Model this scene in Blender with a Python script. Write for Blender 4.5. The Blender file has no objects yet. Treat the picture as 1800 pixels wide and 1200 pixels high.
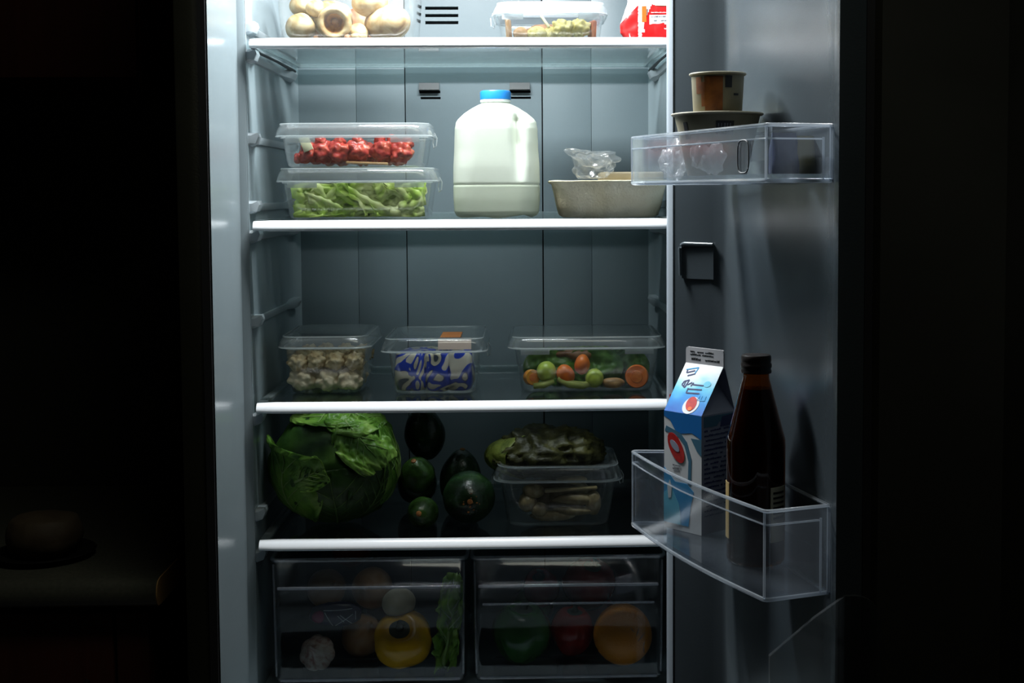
import bpy, bmesh, math, random
from mathutils import Vector, Matrix, noise, Euler
PI = math.pi
R = math.radians
sc = bpy.context.scene
COL = sc.collection

# ------------------------------------------------------------------ camera, world, light, exposure
cam_d = bpy.data.cameras.new('camera')
cam_d.sensor_width = 36.0
cam_d.lens = 2330.0 / 1800.0 * 36.0
cam_d.shift_x = (900.0 - 981.0) / 1800.0
cam_d.shift_y = (481.0 - 600.0) / 1800.0
cam_d.clip_start = 0.01
cam = bpy.data.objects.new('camera', cam_d)
cam.location = (0.0876, -2.0, 1.47)
cam.rotation_euler = (R(90 - 3.5), R(0.3), R(-1.5))
COL.objects.link(cam)
sc.camera = cam

sc.view_settings.view_transform = 'Standard'
sc.view_settings.look = 'None'
sc.view_settings.gamma = 1.0
sc.view_settings.use_curve_mapping = False
sc.view_settings.exposure = 1.1
sc.cycles.transparent_max_bounces = 40
sc.cycles.max_bounces = 12
sc.cycles.diffuse_bounces = 4
sc.cycles.glossy_bounces = 5
sc.cycles.caustics_reflective = False
sc.cycles.caustics_refractive = False

wd = bpy.data.worlds.new('night_room')
sc.world = wd
wd.use_nodes = True
wd.node_tree.nodes['Background'].inputs[0].default_value = (0.9, 1.0, 0.85, 1)
wd.node_tree.nodes['Background'].inputs[1].default_value = 0.0012

def area(name, loc, rot, sx, sy, power, color):
    l = bpy.data.lights.new(name, 'AREA')
    l.shape = 'RECTANGLE'; l.size = sx; l.size_y = sy
    l.energy = power; l.color = color
    o = bpy.data.objects.new(name, l)
    o.location = loc; o.rotation_euler = rot
    COL.objects.link(o)
    return o
# the refrigerator's own ceiling lamp
area('refrigerator_lamp_light', (-0.03, -0.045, 2.025), (R(-3), 0, 0), 0.36, 0.08, 8.5, (0.96, 0.99, 1.0))
# dim light of the kitchen behind the photographer
area('kitchen_night_light', (0.25, -0.75, 2.62), (R(6), R(16), 0), 0.9, 0.30, 1.5, (0.97, 1.0, 0.86))

# ------------------------------------------------------------------ materials
def nodes(name):
    m = bpy.data.materials.new(name); m.use_nodes = True
    nt = m.node_tree; nt.nodes.clear()
    out = nt.nodes.new('ShaderNodeOutputMaterial')
    return m, nt, out

def ramp(nt, stops):
    r = nt.nodes.new('ShaderNodeValToRGB')
    el = r.color_ramp.elements
    while len(el) < len(stops): el.new(0.5)
    for e, (p, c) in zip(el, stops):
        e.position = p; e.color = (c[0], c[1], c[2], 1)
    return r

def mat(name, c, c2=None, scale=20, rough=.5, bump=0., bscale=None, spec=.5, metal=0, stops=None, dist=.5,
        detail=4, trans=0., vor=False, stretch=(1, 1, 1), emit=0):
    m, nt, out = nodes(name)
    b = nt.nodes.new('ShaderNodeBsdfPrincipled')
    b.inputs['Base Color'].default_value = (*c, 1)
    b.inputs['Roughness'].default_value = rough
    b.inputs['Specular IOR Level'].default_value = spec
    b.inputs['Metallic'].default_value = metal
    if emit:
        b.inputs['Emission Color'].default_value = (*c, 1); b.inputs['Emission Strength'].default_value = emit
    last = b.outputs[0]
    tc = nt.nodes.new('ShaderNodeTexCoord')
    mp = nt.nodes.new('ShaderNodeMapping'); mp.inputs['Scale'].default_value = stretch
    nt.links.new(tc.outputs['Object'], mp.inputs['Vector'])
    colsock = None
    if c2 or stops:
        if vor:
            n = nt.nodes.new('ShaderNodeTexVoronoi'); n.inputs['Scale'].default_value = scale; fac = n.outputs['Distance']
        else:
            n = nt.nodes.new('ShaderNodeTexNoise'); n.inputs['Scale'].default_value = scale
            n.inputs['Detail'].default_value = detail; n.inputs['Distortion'].default_value = dist; fac = n.outputs['Fac']
        nt.links.new(mp.outputs[0], n.inputs['Vector'])
        r = ramp(nt, stops or [(.35, c), (.65, c2)])
        nt.links.new(fac, r.inputs[0]); colsock = r.outputs[0]
        nt.links.new(colsock, b.inputs['Base Color'])
    if bump:
        n2 = nt.nodes.new('ShaderNodeTexNoise'); n2.inputs['Scale'].default_value = bscale or scale * 2
        n2.inputs['Detail'].default_value = 3
        nt.links.new(mp.outputs[0], n2.inputs['Vector'])
        bp = nt.nodes.new('ShaderNodeBump'); bp.inputs['Strength'].default_value = bump; bp.inputs['Distance'].default_value = .002
        nt.links.new(n2.outputs['Fac'], bp.inputs['Height']); nt.links.new(bp.outputs[0], b.inputs['Normal'])
    if trans:
        t = nt.nodes.new('ShaderNodeBsdfTranslucent'); t.inputs[0].default_value = (*c, 1)
        if colsock: nt.links.new(colsock, t.inputs[0])
        mx = nt.nodes.new('ShaderNodeMixShader'); mx.inputs[0].default_value = trans
        nt.links.new(last, mx.inputs[1]); nt.links.new(t.outputs[0], mx.inputs[2]); last = mx.outputs[0]
    nt.links.new(last, out.inputs[0])
    return m

def schlick(nt, ior):
    f0 = ((ior - 1) / (ior + 1)) ** 2
    lw = nt.nodes.new('ShaderNodeLayerWeight'); lw.inputs['Blend'].default_value = .5
    pw = nt.nodes.new('ShaderNodeMath'); pw.operation = 'POWER'; pw.inputs[1].default_value = 4.6
    nt.links.new(lw.outputs['Facing'], pw.inputs[0])
    ma = nt.nodes.new('ShaderNodeMath'); ma.operation = 'MULTIPLY_ADD'; ma.inputs[1].default_value = 1 - f0; ma.inputs[2].default_value = f0
    nt.links.new(pw.outputs[0], ma.inputs[0])
    return lw, ma.outputs[0]

def clear(name, tint=(.96, .97, .97), haze=.05, rough=.08, ior=1.35, hazecol=(.85, .9, .92), bump=0., bscale=60, gmul=1.0):
    """thin see-through sheet: transparent + a little milky haze + fresnel gloss"""
    m, nt, out = nodes(name)
    t = nt.nodes.new('ShaderNodeBsdfTransparent'); t.inputs[0].default_value = (*tint, 1)
    d = nt.nodes.new('ShaderNodeBsdfDiffuse'); d.inputs[0].default_value = (*hazecol, 1)
    tl = nt.nodes.new('ShaderNodeBsdfTranslucent'); tl.inputs[0].default_value = (*hazecol, 1)
    dm = nt.nodes.new('ShaderNodeMixShader'); dm.inputs[0].default_value = .5
    nt.links.new(d.outputs[0], dm.inputs[1]); nt.links.new(tl.outputs[0], dm.inputs[2])
    mx = nt.nodes.new('ShaderNodeMixShader'); mx.inputs[0].default_value = haze
    nt.links.new(t.outputs[0], mx.inputs[1]); nt.links.new(dm.outputs[0], mx.inputs[2])
    g = nt.nodes.new('ShaderNodeBsdfGlossy'); g.inputs['Roughness'].default_value = rough
    g.inputs[0].default_value = (gmul, gmul, gmul, 1)
    fr, frout = schlick(nt, ior)
    if bump:
        tc = nt.nodes.new('ShaderNodeTexCoord')
        n2 = nt.nodes.new('ShaderNodeTexNoise'); n2.inputs['Scale'].default_value = bscale
        nt.links.new(tc.outputs['Object'], n2.inputs['Vector'])
        bp = nt.nodes.new('ShaderNodeBump'); bp.inputs['Strength'].default_value = bump; bp.inputs['Distance'].default_value = .003
        nt.links.new(n2.outputs['Fac'], bp.inputs['Height'])
        nt.links.new(bp.outputs[0], g.inputs['Normal']); nt.links.new(bp.outputs[0], fr.inputs['Normal'])
    m2 = nt.nodes.new('ShaderNodeMixShader')
    nt.links.new(frout, m2.inputs[0]); nt.links.new(mx.outputs[0], m2.inputs[1]); nt.links.new(g.outputs[0], m2.inputs[2])
    nt.links.new(m2.outputs[0], out.inputs[0])
    return m

M = {}
M['mouth'] = mat('mouth_liner_dimmed_plastic', (.15, .185, .20), (.165, .20, .215), scale=6, rough=.2, bump=.03, bscale=500)  # same liner, colour darkened to tone down the lamp light on its front
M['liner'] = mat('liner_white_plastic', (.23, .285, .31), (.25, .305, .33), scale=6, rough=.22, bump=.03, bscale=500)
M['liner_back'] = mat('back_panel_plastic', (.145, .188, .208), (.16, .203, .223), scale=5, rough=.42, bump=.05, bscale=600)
M['rim'] = mat('door_rim_lit_plastic', (.34, .39, .44), rough=.3)  # lightened door liner colour, standing for lamp light caught by the crest
M['rail'] = mat('rail_white_plastic', (.34, .39, .42), rough=.35)
M['trim'] = mat('shelf_trim_white', (.90, .93, .97), rough=.22, spec=.6)
M['slot'] = mat('slot_black', (.004, .005, .006), rough=.9)
M['louver'] = mat('louver_grey', (.02, .025, .028), rough=.4)
M['lampcover'] = mat('lamp_cover', (.84, .95, 1.0), rough=.4, emit=1.5)
M['shell'] = mat('dark_cabinet_paint', (.022, .022, .014), (.028, .027, .018), scale=8, rough=.42, bump=.05, bscale=300)
M['gasket'] = mat('grey_rubber', (.02, .02, .022), rough=.7)
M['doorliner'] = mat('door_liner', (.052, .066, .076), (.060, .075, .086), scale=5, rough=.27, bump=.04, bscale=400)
M['shelf_glass'] = clear('shelf_glass', (.88, .90, .90), .025, .05, 1.5, (.55, .66, .68))
M['glass_edge'] = clear('shelf_frame_clear', (.72, .80, .80), .25, .12, 1.5, (.60, .70, .72))
M['cover_glass'] = clear('crisper_cover_glass', (.68, .71, .72), .015, .05, 1.5, (.4, .48, .5))
M['tub'] = clear('tub_clear', (.985, .988, .985), .035, .1, 1.38, bump=.12, bscale=40)
M['lid'] = clear('lid_clear', (.97, .975, .975), .10, .12, 1.45, bump=.12, bscale=50)
M['lid_frost'] = clear('lid_frosted', (.9, .92, .93), .55, .3, 1.4, (.62, .66, .70))
M['lid_thin'] = clear('lid_thin', (.96, .97, .97), .035, .06, 1.45, bump=.25, bscale=45)
M['tub_rim'] = clear('tub_rim_clear', (.88, .9, .9), .35, .12, 1.5)
M['drawer'] = clear('drawer_clear', (.87, .885, .90), .004, .06, 1.42, (.5, .55, .62))
M['drawer_rim'] = clear('drawer_rim', (.72, .76, .8), .14, .12, 1.5, (.6, .66, .74))
M['bin'] = clear('bin_clear', (.93, .95, .97), .05, .1, 1.42, (.6, .68, .78))
M['bin_front'] = clear('bin_front_light_haze', (.92, .94, .96), .20, .12, 1.42, (.6, .68, .76))  # light on the upper bin front, painted in as milky haze
M['bin_edge'] = clear('bin_edge', (.82, .86, .90), .30, .12, 1.5, (.8, .86, .93))
M['film'] = clear('crumpled_film', (.97, .97, .97), .09, .16, 1.55, (.95, .97, 1), bump=1., bscale=60)
M['film_dim'] = clear('crumpled_film_milky', (.9, .9, .9), 0.24, .16, 1.6, (.95, .97, 1), bump=1., bscale=60)
M['hdpe'] = mat('milk_jug_plastic', (.84, .88, .78), rough=.36, trans=.25)
M['milk'] = mat('milk_behind_plastic', (.66, .72, .58), (.72, .77, .64), scale=9, rough=.36, trans=.12, stretch=(1, 1, 6))
M['cap_blue'] = mat('cap_blue', (.02, .27, .78), rough=.35)
M['ring_white'] = mat('neck_white', (.8, .85, .85), rough=.4)
M['cream'] = mat('cream_food', (.66, .52, .32), rough=.6, stops=[(.32, (.16, .075, .02)), (.45, (.36, .24, .10)), (.58, (.50, .39, .22)), (.75, (.58, .50, .34))], scale=34, bump=.5, bscale=60)
M['core'] = mat('brown_core', (.3, .12, .03), rough=.4, stops=[(.3, (.10, .03, .01)), (.6, (.55, .25, .06))], scale=60)
M['yellowfl'] = mat('yellow_floret', (.86, .80, .42), rough=.6, stops=[(.3, (.34, .25, .06)), (.5, (.58, .50, .17)), (.7, (.66, .60, .32))], scale=60, bump=1., bscale=150)
M['brownfood'] = mat('brown_food', (.34, .17, .07), rough=.45, stops=[(.3, (.14, .05, .02)), (.6, (.42, .22, .10))], scale=40, bump=.4)
M['rust'] = mat('rust_food', (.45, .13, .04), rough=.4, stops=[(.35, (.25, .06, .02)), (.6, (.5, .17, .06))], scale=40)
M['redfood'] = mat('red_flesh', (.5, .06, .04), rough=.38, stops=[(.28, (.16, .008, .008)), (.45, (.36, .03, .022)), (.6, (.48, .075, .04)), (.78, (.58, .27, .16))], scale=70, bump=.8, bscale=130, detail=6, trans=.1)
M['cheese'] = mat('pale_cheese', (.80, .78, .52), rough=.5)
M['tanfood'] = mat('tan_food', (.34, .18, .07), (.46, .28, .12), scale=50, rough=.5)
M['shred'] = mat('shredded_leaf', (.60, .80, .30), rough=.38, stops=[(.28, (.30, .55, .03)), (.45, (.62, .84, .14)), (.64, (.90, .96, .48))], scale=22, trans=.3)
M['cauli'] = mat('cauliflower', (.62, .55, .40), rough=.7, stops=[(.3, (.30, .17, .05)), (.47, (.66, .50, .27)), (.7, (.80, .68, .46))], scale=45, bump=.9, bscale=220)
M['cauli2'] = mat('cauliflower_stem', (.72, .68, .55), rough=.65, stops=[(.3, (.60, .46, .26)), (.55, (.84, .74, .54))], scale=35, bump=.5, bscale=200)
def marble():
    m, nt, out = nodes('blue_cream_marbling')
    b = nt.nodes.new('ShaderNodeBsdfPrincipled'); b.inputs['Roughness'].default_value = .28
    tc = nt.nodes.new('ShaderNodeTexCoord')
    n = nt.nodes.new('ShaderNodeTexNoise'); n.inputs['Scale'].default_value = 19; n.inputs['Detail'].default_value = 1.2; n.inputs['Distortion'].default_value = 1.7
    oi = nt.nodes.new('ShaderNodeObjectInfo'); va = nt.nodes.new('ShaderNodeVectorMath'); va.operation = 'ADD'
    nt.links.new(tc.outputs['Object'], va.inputs[0]); nt.links.new(oi.outputs['Location'], va.inputs[1]); nt.links.new(va.outputs[0], n.inputs['Vector'])
    r = ramp(nt, [(.33, (.02, .03, .05)), (.36, (.50, .46, .32)), (.46, (.62, .58, .46)), (.475, (.02, .02, .04)), (.485, (.008, .03, .34)), (.60, (.010, .05, .50)), (.61, (.64, .60, .5))])
    r.color_ramp.interpolation = 'LINEAR'
    nt.links.new(n.outputs['Fac'], r.inputs[0]); nt.links.new(r.outputs[0], b.inputs['Base Color']); nt.links.new(b.outputs[0], out.inputs[0])
    return m
M['marble'] = marble()
M['sticker'] = mat('orange_sticker', (.60, .20, .035), (.52, .16, .03), scale=30, rough=.5)
M['sticker2'] = mat('pinkish_sticker', (.66, .50, .42), rough=.5)
M['carrot'] = mat('carrot', (.80, .20, .02), (.70, .14, .015), scale=40, rough=.42)
M['carrotcore'] = mat('carrot_core', (.62, .12, .012), (.82, .26, .04), scale=120, rough=.45)
M['amber'] = mat('amber_slice', (.75, .36, .02), (.8, .22, .02), scale=30, rough=.4)
M['limeg'] = mat('lime_green', (.36, .50, .05), (.48, .58, .10), scale=25, rough=.38)
M['leaf'] = mat('leaf_green', (.05, .16, .02), rough=.42, stops=[(.3, (.05, .16, .02)), (.55, (.13, .33, .04)), (.75, (.34, .50, .12))], scale=25, bump=.4, trans=.25)
M['stalk'] = mat('pale_stalk', (.38, .42, .12), (.28, .35, .08), scale=30, rough=.4)
M['cabbage'] = mat('cabbage_shaded', (.05, .13, .016), rough=.48, stops=[(.3, (.012, .045, .006)), (.5, (.03, .085, .011)), (.72, (.065, .15, .02))], scale=16, bump=.7, bscale=55, trans=.05)  # shade painted in: leaf colour darkened for the gaps and lower leaves
M['cabbage_lit'] = mat('cabbage_leaf_lit', (.16, .36, .04), rough=.44, stops=[(.3, (.06, .18, .015)), (.5, (.17, .37, .045)), (.72, (.34, .54, .11))], scale=30, bump=1., bscale=75, trans=.15)  # same leaf, colour brightened for the light from above
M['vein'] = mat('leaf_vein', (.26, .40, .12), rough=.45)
M['vein_shaded'] = mat('leaf_vein_shaded', (.09, .17, .04), rough=.45)  # vein colour darkened to go with the shaded leaves
M['avo'] = mat('dark_green_skin', (.014, .036, .012), rough=.24, stops=[(.3, (.008, .018, .008)), (.6, (.018, .048, .016)), (.78, (.05, .10, .03))], scale=32, bump=.35, bscale=190)
M['avo_light'] = mat('mid_green_skin', (.035, .085, .016), rough=.26, stops=[(.3, (.014, .03, .008)), (.6, (.045, .11, .02)), (.78, (.10, .18, .04))], scale=30, bump=.35, bscale=190)
M['scar'] = mat('orange_scar', (.45, .17, .04), (.2, .07, .02), scale=200, rough=.6)
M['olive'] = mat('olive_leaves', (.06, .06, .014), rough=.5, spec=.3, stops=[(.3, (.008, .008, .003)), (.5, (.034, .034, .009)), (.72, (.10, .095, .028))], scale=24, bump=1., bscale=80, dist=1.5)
M['olive_yellow'] = mat('olive_yellow_leaf', (.16, .19, .03), rough=.5, spec=.3, stops=[(.3, (.06, .085, .012)), (.55, (.17, .20, .035)), (.75, (.28, .30, .08))], scale=40, bump=1., bscale=90, dist=1.2)  # yellow-green leaf at the left end of the bundle
M['greyfood'] = mat('grey_brown_food', (.24, .20, .12), rough=.4, stops=[(.3, (.13, .10, .04)), (.55, (.40, .31, .16)), (.75, (.58, .50, .32))], scale=45, bump=.5)
M['palestrip'] = mat('pale_strip', (.50, .42, .24), (.38, .29, .14), scale=40, rough=.4)
M['pulp'] = mat('beige_pulp', (.8, .73, .55), rough=.85, stops=[(.26, (.40, .29, .14)), (.40, (.78, .69, .48)), (.7, (.90, .84, .68))], scale=14, bump=.6, bscale=300, detail=6)
M['pulp_lid'] = mat('tan_board', (.36, .30, .20), (.44, .36, .24), scale=25, rough=.7)
M['paper'] = mat('cream_paper', (.26, .235, .155), (.31, .28, .19), scale=14, rough=.6)
M['paper_rim'] = mat('paper_rim', (.50, .47, .37), rough=.5)
M['cupbrown'] = mat('brown_print', (.22, .075, .018), rough=.5, stops=[(.3, (.12, .035, .01)), (.6, (.26, .09, .02))], scale=50)
M['ink'] = mat('black_ink', (.012, .013, .015), rough=.5)
M['inkgrey'] = mat('grey_ink', (.16, .17, .19), rough=.5)
M['inknavy'] = mat('navy_ink', (.02, .03, .12), rough=.5)
M['white'] = mat('white_board', (.72, .74, .76), rough=.4)
M['finwhite'] = mat('fin_board', (.50, .50, .52), rough=.45)
M['sideboard'] = mat('bluegrey_board', (.30, .32, .42), rough=.45)
M['blue'] = mat('carton_blue', (.012, .16, .50), rough=.38)
M['blue2'] = mat('carton_midblue', (.03, .30, .62), rough=.38)
M['aqua'] = mat('carton_aqua', (.12, .52, .72), rough=.38)
M['steel'] = mat('carton_slate', (.06, .17, .26), rough=.4)
M['cred'] = mat('carton_red', (.55, .03, .025), (.4, .015, .015), scale=120, rough=.35)
M['bagred'] = mat('packet_red', (.46, .010, .010), (.40, .006, .008), scale=18, rough=.25)
M['bagwhite'] = mat('packet_white', (.58, .58, .58), rough=.28)
M['bagorange'] = mat('packet_orange', (.80, .13, .02), rough=.28)
M['bagbeige'] = mat('packet_beige', (.60, .55, .40), rough=.35)
def slopegrad():
    m, nt, out = nodes('carton_print_gradient')
    b = nt.nodes.new('ShaderNodeBsdfPrincipled'); b.inputs['Roughness'].default_value = .35
    tc = nt.nodes.new('ShaderNodeTexCoord'); s = nt.nodes.new('ShaderNodeSeparateXYZ')
    nt.links.new(tc.outputs['Generated'], s.inputs[0])
    n = nt.nodes.new('ShaderNodeTexNoise'); n.inputs['Scale'].default_value = 2.2
    nt.links.new(tc.outputs['Generated'], n.inputs['Vector'])
    a = nt.nodes.new('ShaderNodeMath'); a.operation = 'MULTIPLY_ADD'; a.inputs[1].default_value = .5; a.inputs[2].default_value = -.25
    nt.links.new(n.outputs['Fac'], a.inputs[0])
    ad = nt.nodes.new('ShaderNodeMath'); ad.operation = 'ADD'
    nt.links.new(s.outputs['Z'], ad.inputs[0]); nt.links.new(a.outputs[0], ad.inputs[1])
    r = ramp(nt, [(.0, (.008, .12, .48)), (.3, (.02, .26, .66)), (.5, (.12, .55, .78)), (.68, (.60, .76, .86)), (.85, (.80, .82, .84))])
    nt.links.new(ad.outputs[0], r.inputs[0]); nt.links.new(r.outputs[0], b.inputs['Base Color']); nt.links.new(b.outputs[0], out.inputs[0])
    return m
M['slope'] = slopegrad()
def amber_glass():
    m, nt, out = nodes('brown_bottle_glass')
    t = nt.nodes.new('ShaderNodeBsdfTransparent'); t.inputs[0].default_value = (.58, .26, .05, 1)
    g = nt.nodes.new('ShaderNodeBsdfGlossy'); g.inputs['Roughness'].default_value = .05
    fr, frout = schlick(nt, 1.5)
    mx = nt.nodes.new('ShaderNodeMixShader')
    nt.links.new(frout, mx.inputs[0]); nt.links.new(t.outputs[0], mx.inputs[1]); nt.links.new(g.outputs[0], mx.inputs[2])
    nt.links.new(mx.outputs[0], out.inputs[0])
    return m
M['amberglass'] = amber_glass()
M['darkliquid'] = mat('dark_liquid', (.016, .007, .003), rough=.25)
M['bottlecap'] = mat('dark_bottle_cap', (.010, .006, .005), rough=.4)
M['label'] = mat('cream_label', (.55, .53, .40), rough=.6)
M['labelgold'] = mat('gold_label_edge', (.42, .30, .12), rough=.5)
M['ypep'] = mat('yellow_skin', (.78, .42, .012), (.70, .34, .01), scale=14, rough=.24)
M['gpep'] = mat('green_skin', (.02, .085, .018), (.035, .12, .025), scale=14, rough=.22)
M['rpep'] = mat('red_skin', (.36, .022, .012), (.26, .014, .010), scale=14, rough=.22)
M['orangef'] = mat('orange_peel', (.72, .27, .025), (.64, .22, .02), scale=10, rough=.42, bump=.5, bscale=420)
M['stemgreen'] = mat('dark_stem', (.02, .034, .014), rough=.6)
M['mushroom'] = mat('pale_mushroom', (.62, .55, .40), (.50, .42, .28), scale=30, rough=.65, bump=.3)
M['onion'] = mat('onion_skin', (.40, .20, .09), (.52, .30, .15), scale=18, rough=.35, stretch=(3, 3, .6))
M['garlic'] = mat('garlic_skin', (.52, .42, .36), rough=.5, stops=[(.35, (.32, .16, .14)), (.5, (.50, .40, .34)), (.7, (.62, .55, .48))], scale=40, stretch=(3, 3, .5))
M['redonion'] = mat('dark_red_skin', (.20, .03, .03), (.28, .06, .04), scale=20, rough=.35)
M['net'] = mat('navy_packet', (.012, .014, .04), (.03, .03, .08), scale=30, rough=.3)
M['magenta'] = mat('magenta_print', (.30, .02, .10), rough=.35)
M['lettuce'] = mat('lettuce_leaf', (.16, .34, .04), rough=.45, stops=[(.3, (.14, .33, .03)), (.55, (.30, .55, .08)), (.75, (.50, .70, .18))], scale=22, bump=.8, bscale=60, trans=.2)
M['khaki'] = mat('khaki_packet', (.22, .21, .11), (.32, .30, .17), scale=24, rough=.45)
M['navy'] = mat('navy_packet_dark', (.03, .04, .11), (.10, .12, .22), scale=26, rough=.35)
M['counter'] = mat('grey_laminate', (.085, .086, .068), (.105, .105, .082), scale=160, rough=.24, spec=1.0)
M['chipboard'] = mat('raw_chipboard', (.75, .42, .15), (.85, .52, .20), scale=220, rough=.8)
M['redwood'] = mat('red_brown_wood', (.045, .010, .005), (.06, .014, .007), scale=9, rough=.45, stretch=(6, 6, .5))
M['wall'] = mat('night_wall', (.05, .05, .04), (.06, .06, .05), scale=4, rough=.8)
M['floor'] = mat('night_floor', (.016, .015, .014), (.022, .02, .018), scale=5, rough=.6)
M['bread'] = mat('crust', (.085, .06, .034), (.06, .038, .02), scale=14, rough=.7, bump=.5, bscale=60)
M['plate'] = mat('dark_plate', (.01, .01, .01), rough=.25)
M['metal'] = mat('dark_metal', (.25, .25, .25), rough=.3, metal=1)
M['smoke'] = clear('smoky_plastic', (.70, .72, .72), .10, .25, 1.3, (.3, .33, .34))

# ------------------------------------------------------------------ mesh helpers
def obj(name, bm, m, parent=None, sharp=38, solid=0, loc=None, rot=None, off=-1):
    me = bpy.data.meshes.new(name)
    bmesh.ops.recalc_face_normals(bm, faces=bm.faces[:]) if not solid else None
    bm.to_mesh(me); bm.free()
    for x in (m if isinstance(m, (list, tuple)) else [m]): me.materials.append(M[x])
    me.shade_smooth()
    if sharp < 180: me.set_sharp_from_angle(angle=R(sharp))
    o = bpy.data.objects.new(name, me); COL.objects.link(o)
    if parent: o.parent = parent
    if loc is not None: o.location = loc
    if rot is not None: o.rotation_euler = rot
    if name == 'printed_text': o['kind'] = 'stuff'
    if solid:
        s = o.modifiers.new('thickness', 'SOLIDIFY'); s.thickness = solid; s.offset = off
    return o
def tag(o, label=None, cat=None, group=None, kind=None):
    if label: o['label'] = label
    if cat: o['category'] = cat
    if group: o['group'] = group
    if kind: o['kind'] = kind
    return o
def thing(name, label, cat, loc=(0, 0, 0), rz=0, group=None):
    o = bpy.data.objects.new(name, None); COL.objects.link(o); o.empty_display_size = .02
    o.location = loc; o.rotation_euler = (0, 0, rz)
    return tag(o, label, cat, group)
def box(bm, x0, x1, y0, y1, z0, z1, bev=0, mi=0):
    vs = [bm.verts.new((x, y, z)) for z in (z0, z1) for y in (y0, y1) for x in (x0, x1)]
    fs = []
    for q in ((0, 2, 3, 1), (4, 5, 7, 6), (0, 1, 5, 4), (2, 6, 7, 3), (0, 4, 6, 2), (1, 3, 7, 5)):
        f = bm.faces.new([vs[i] for i in q]); f.material_index = mi; fs.append(f)
    if bev:
        es = list({e for f in fs for e in f.edges})
        bmesh.ops.bevel(bm, geom=es, offset=bev, segments=2, affect='EDGES', profile=.5)
    return bm
def boxm(*a, **k): return box(bmesh.new(), *a, **k)
def loft(bm, rings, cap0=True, cap1=True, closed=True, mi=0):
    vr = [[bm.verts.new(p) for p in r] for r in rings]
    n = len(vr[0])
    for a, b in zip(vr[:-1], vr[1:]):
        for i in range(n if closed else n - 1):
            j = (i + 1) % n
            f = bm.faces.new((a[i], a[j], b[j], b[i])); f.material_index = mi
    if cap0: bm.faces.new(list(reversed(vr[0]))).material_index = mi
    if cap1: bm.faces.new(vr[-1]).material_index = mi
    return bm
def rrect(w, d, r, z, n=5, cx=0, cy=0):
    pts = []
    r = min(r, w / 2 - 1e-4, d / 2 - 1e-4)
    for k, (sx, sy) in enumerate(((1, 1), (-1, 1), (-1, -1), (1, -1))):
        for i in range(n + 1):
            a = PI / 2 * k + PI / 2 * i / n
            pts.append(Vector((cx + sx * (w / 2 - r) + r * math.cos(a), cy + sy * (d / 2 - r) + r * math.sin(a), z)))
    return pts
def circ(r, z, n=32, cx=0, cy=0): return [Vector((cx + r * math.cos(2 * PI * i / n), cy + r * math.sin(2 * PI * i / n), z)) for i in range(n)]
def lathe(prof, n=32, cap0=True, cap1=True):
    return loft(bmesh.new(), [circ(max(r, 1e-4), z, n) for r, z in prof], cap0, cap1)
def tube(bm, pts, rad, n=8, closed=False):
    pts = [Vector(p) for p in pts]; L = len(pts); rings = []
    up = Vector((0, 0, 1))
    for i, p in enumerate(pts):
        a = pts[(i - 1) % L] if (closed or i > 0) else p
        b = pts[(i + 1) % L] if (closed or i < L - 1) else p
        t = (b - a).normalized()
        u = up if abs(t.z) < .9 else Vector((1, 0, 0))
        s = t.cross(u).normalized(); w = s.cross(t)
        r = rad[i] if isinstance(rad, (list, tuple)) else rad
        rings.append([p + s * r * math.cos(2 * PI * k / n) + w * r * math.sin(2 * PI * k / n) for k in range(n)])
    if closed: rings.append(rings[0]); return loft(bm, rings, False, False)
    return loft(bm, rings)
def blob(rx, ry, rz, sub=3, amp=.15, freq=30, seed=0, amp2=0, freq2=90, cell=0, cfreq=60, center=(0, 0, 0), bm=None):
    b = bmesh.new()
    bmesh.ops.create_icosphere(b, subdivisions=sub, radius=1)
    off = Vector((seed * 7.13 + 1.7, seed * 3.77, seed * 5.31))
    for v in b.verts:
        d = v.co.normalized(); p = Vector((d.x * rx, d.y * ry, d.z * rz))
        k = 1 + amp * noise.noise(p * freq + off)
        if amp2: k += amp2 * noise.noise(p * freq2 + off)
        if cell:
            dd = noise.voronoi(p * cfreq + off)[0][0]
            k += cell * (.5 - dd)
        v.co = Vector(center) + p * k
    if bm is None: return b
    me = bpy.data.meshes.new('tmp'); b.to_mesh(me); b.free(); bm.from_mesh(me); bpy.data.meshes.remove(me)
    return bm
def sheet(fn, nu, nv, bm=None):
    bm = bm or bmesh.new()
    g = [[bm.verts.new(fn(i / nu, j / nv)) for j in range(nv + 1)] for i in range(nu + 1)]
    for i in range(nu):
        for j in range(nv):
            bm.faces.new((g[i][j], g[i + 1][j], g[i + 1][j + 1], g[i][j + 1]))
    return bm
def prism(pts2, o, ux, uy, th, bm=None):
    """outline in the plane o+ux*u+uy*v extruded by th along ux x uy"""
    bm = bm or bmesh.new(); o = Vector(o); ux = Vector(ux); uy = Vector(uy); n = ux.cross(uy).normalized()
    a = [o + ux * u + uy * v for u, v in pts2]
    return loft(bm, [a, [p + n * th for p in a]])
def ell(cx, cy, rx, ry, n=28, rot=0):
    out = []
    for i in range(n):
        a = 2 * PI * i / n; x, y = rx * math.cos(a), ry * math.sin(a)
        out.append((cx + x * math.cos(rot) - y * math.sin(rot), cy + x * math.sin(rot) + y * math.cos(rot)))
    return out
def rect2(x0, x1, y0, y1): return [(x0, y0), (x1, y0), (x1, y1), (x0, y1)]
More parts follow.
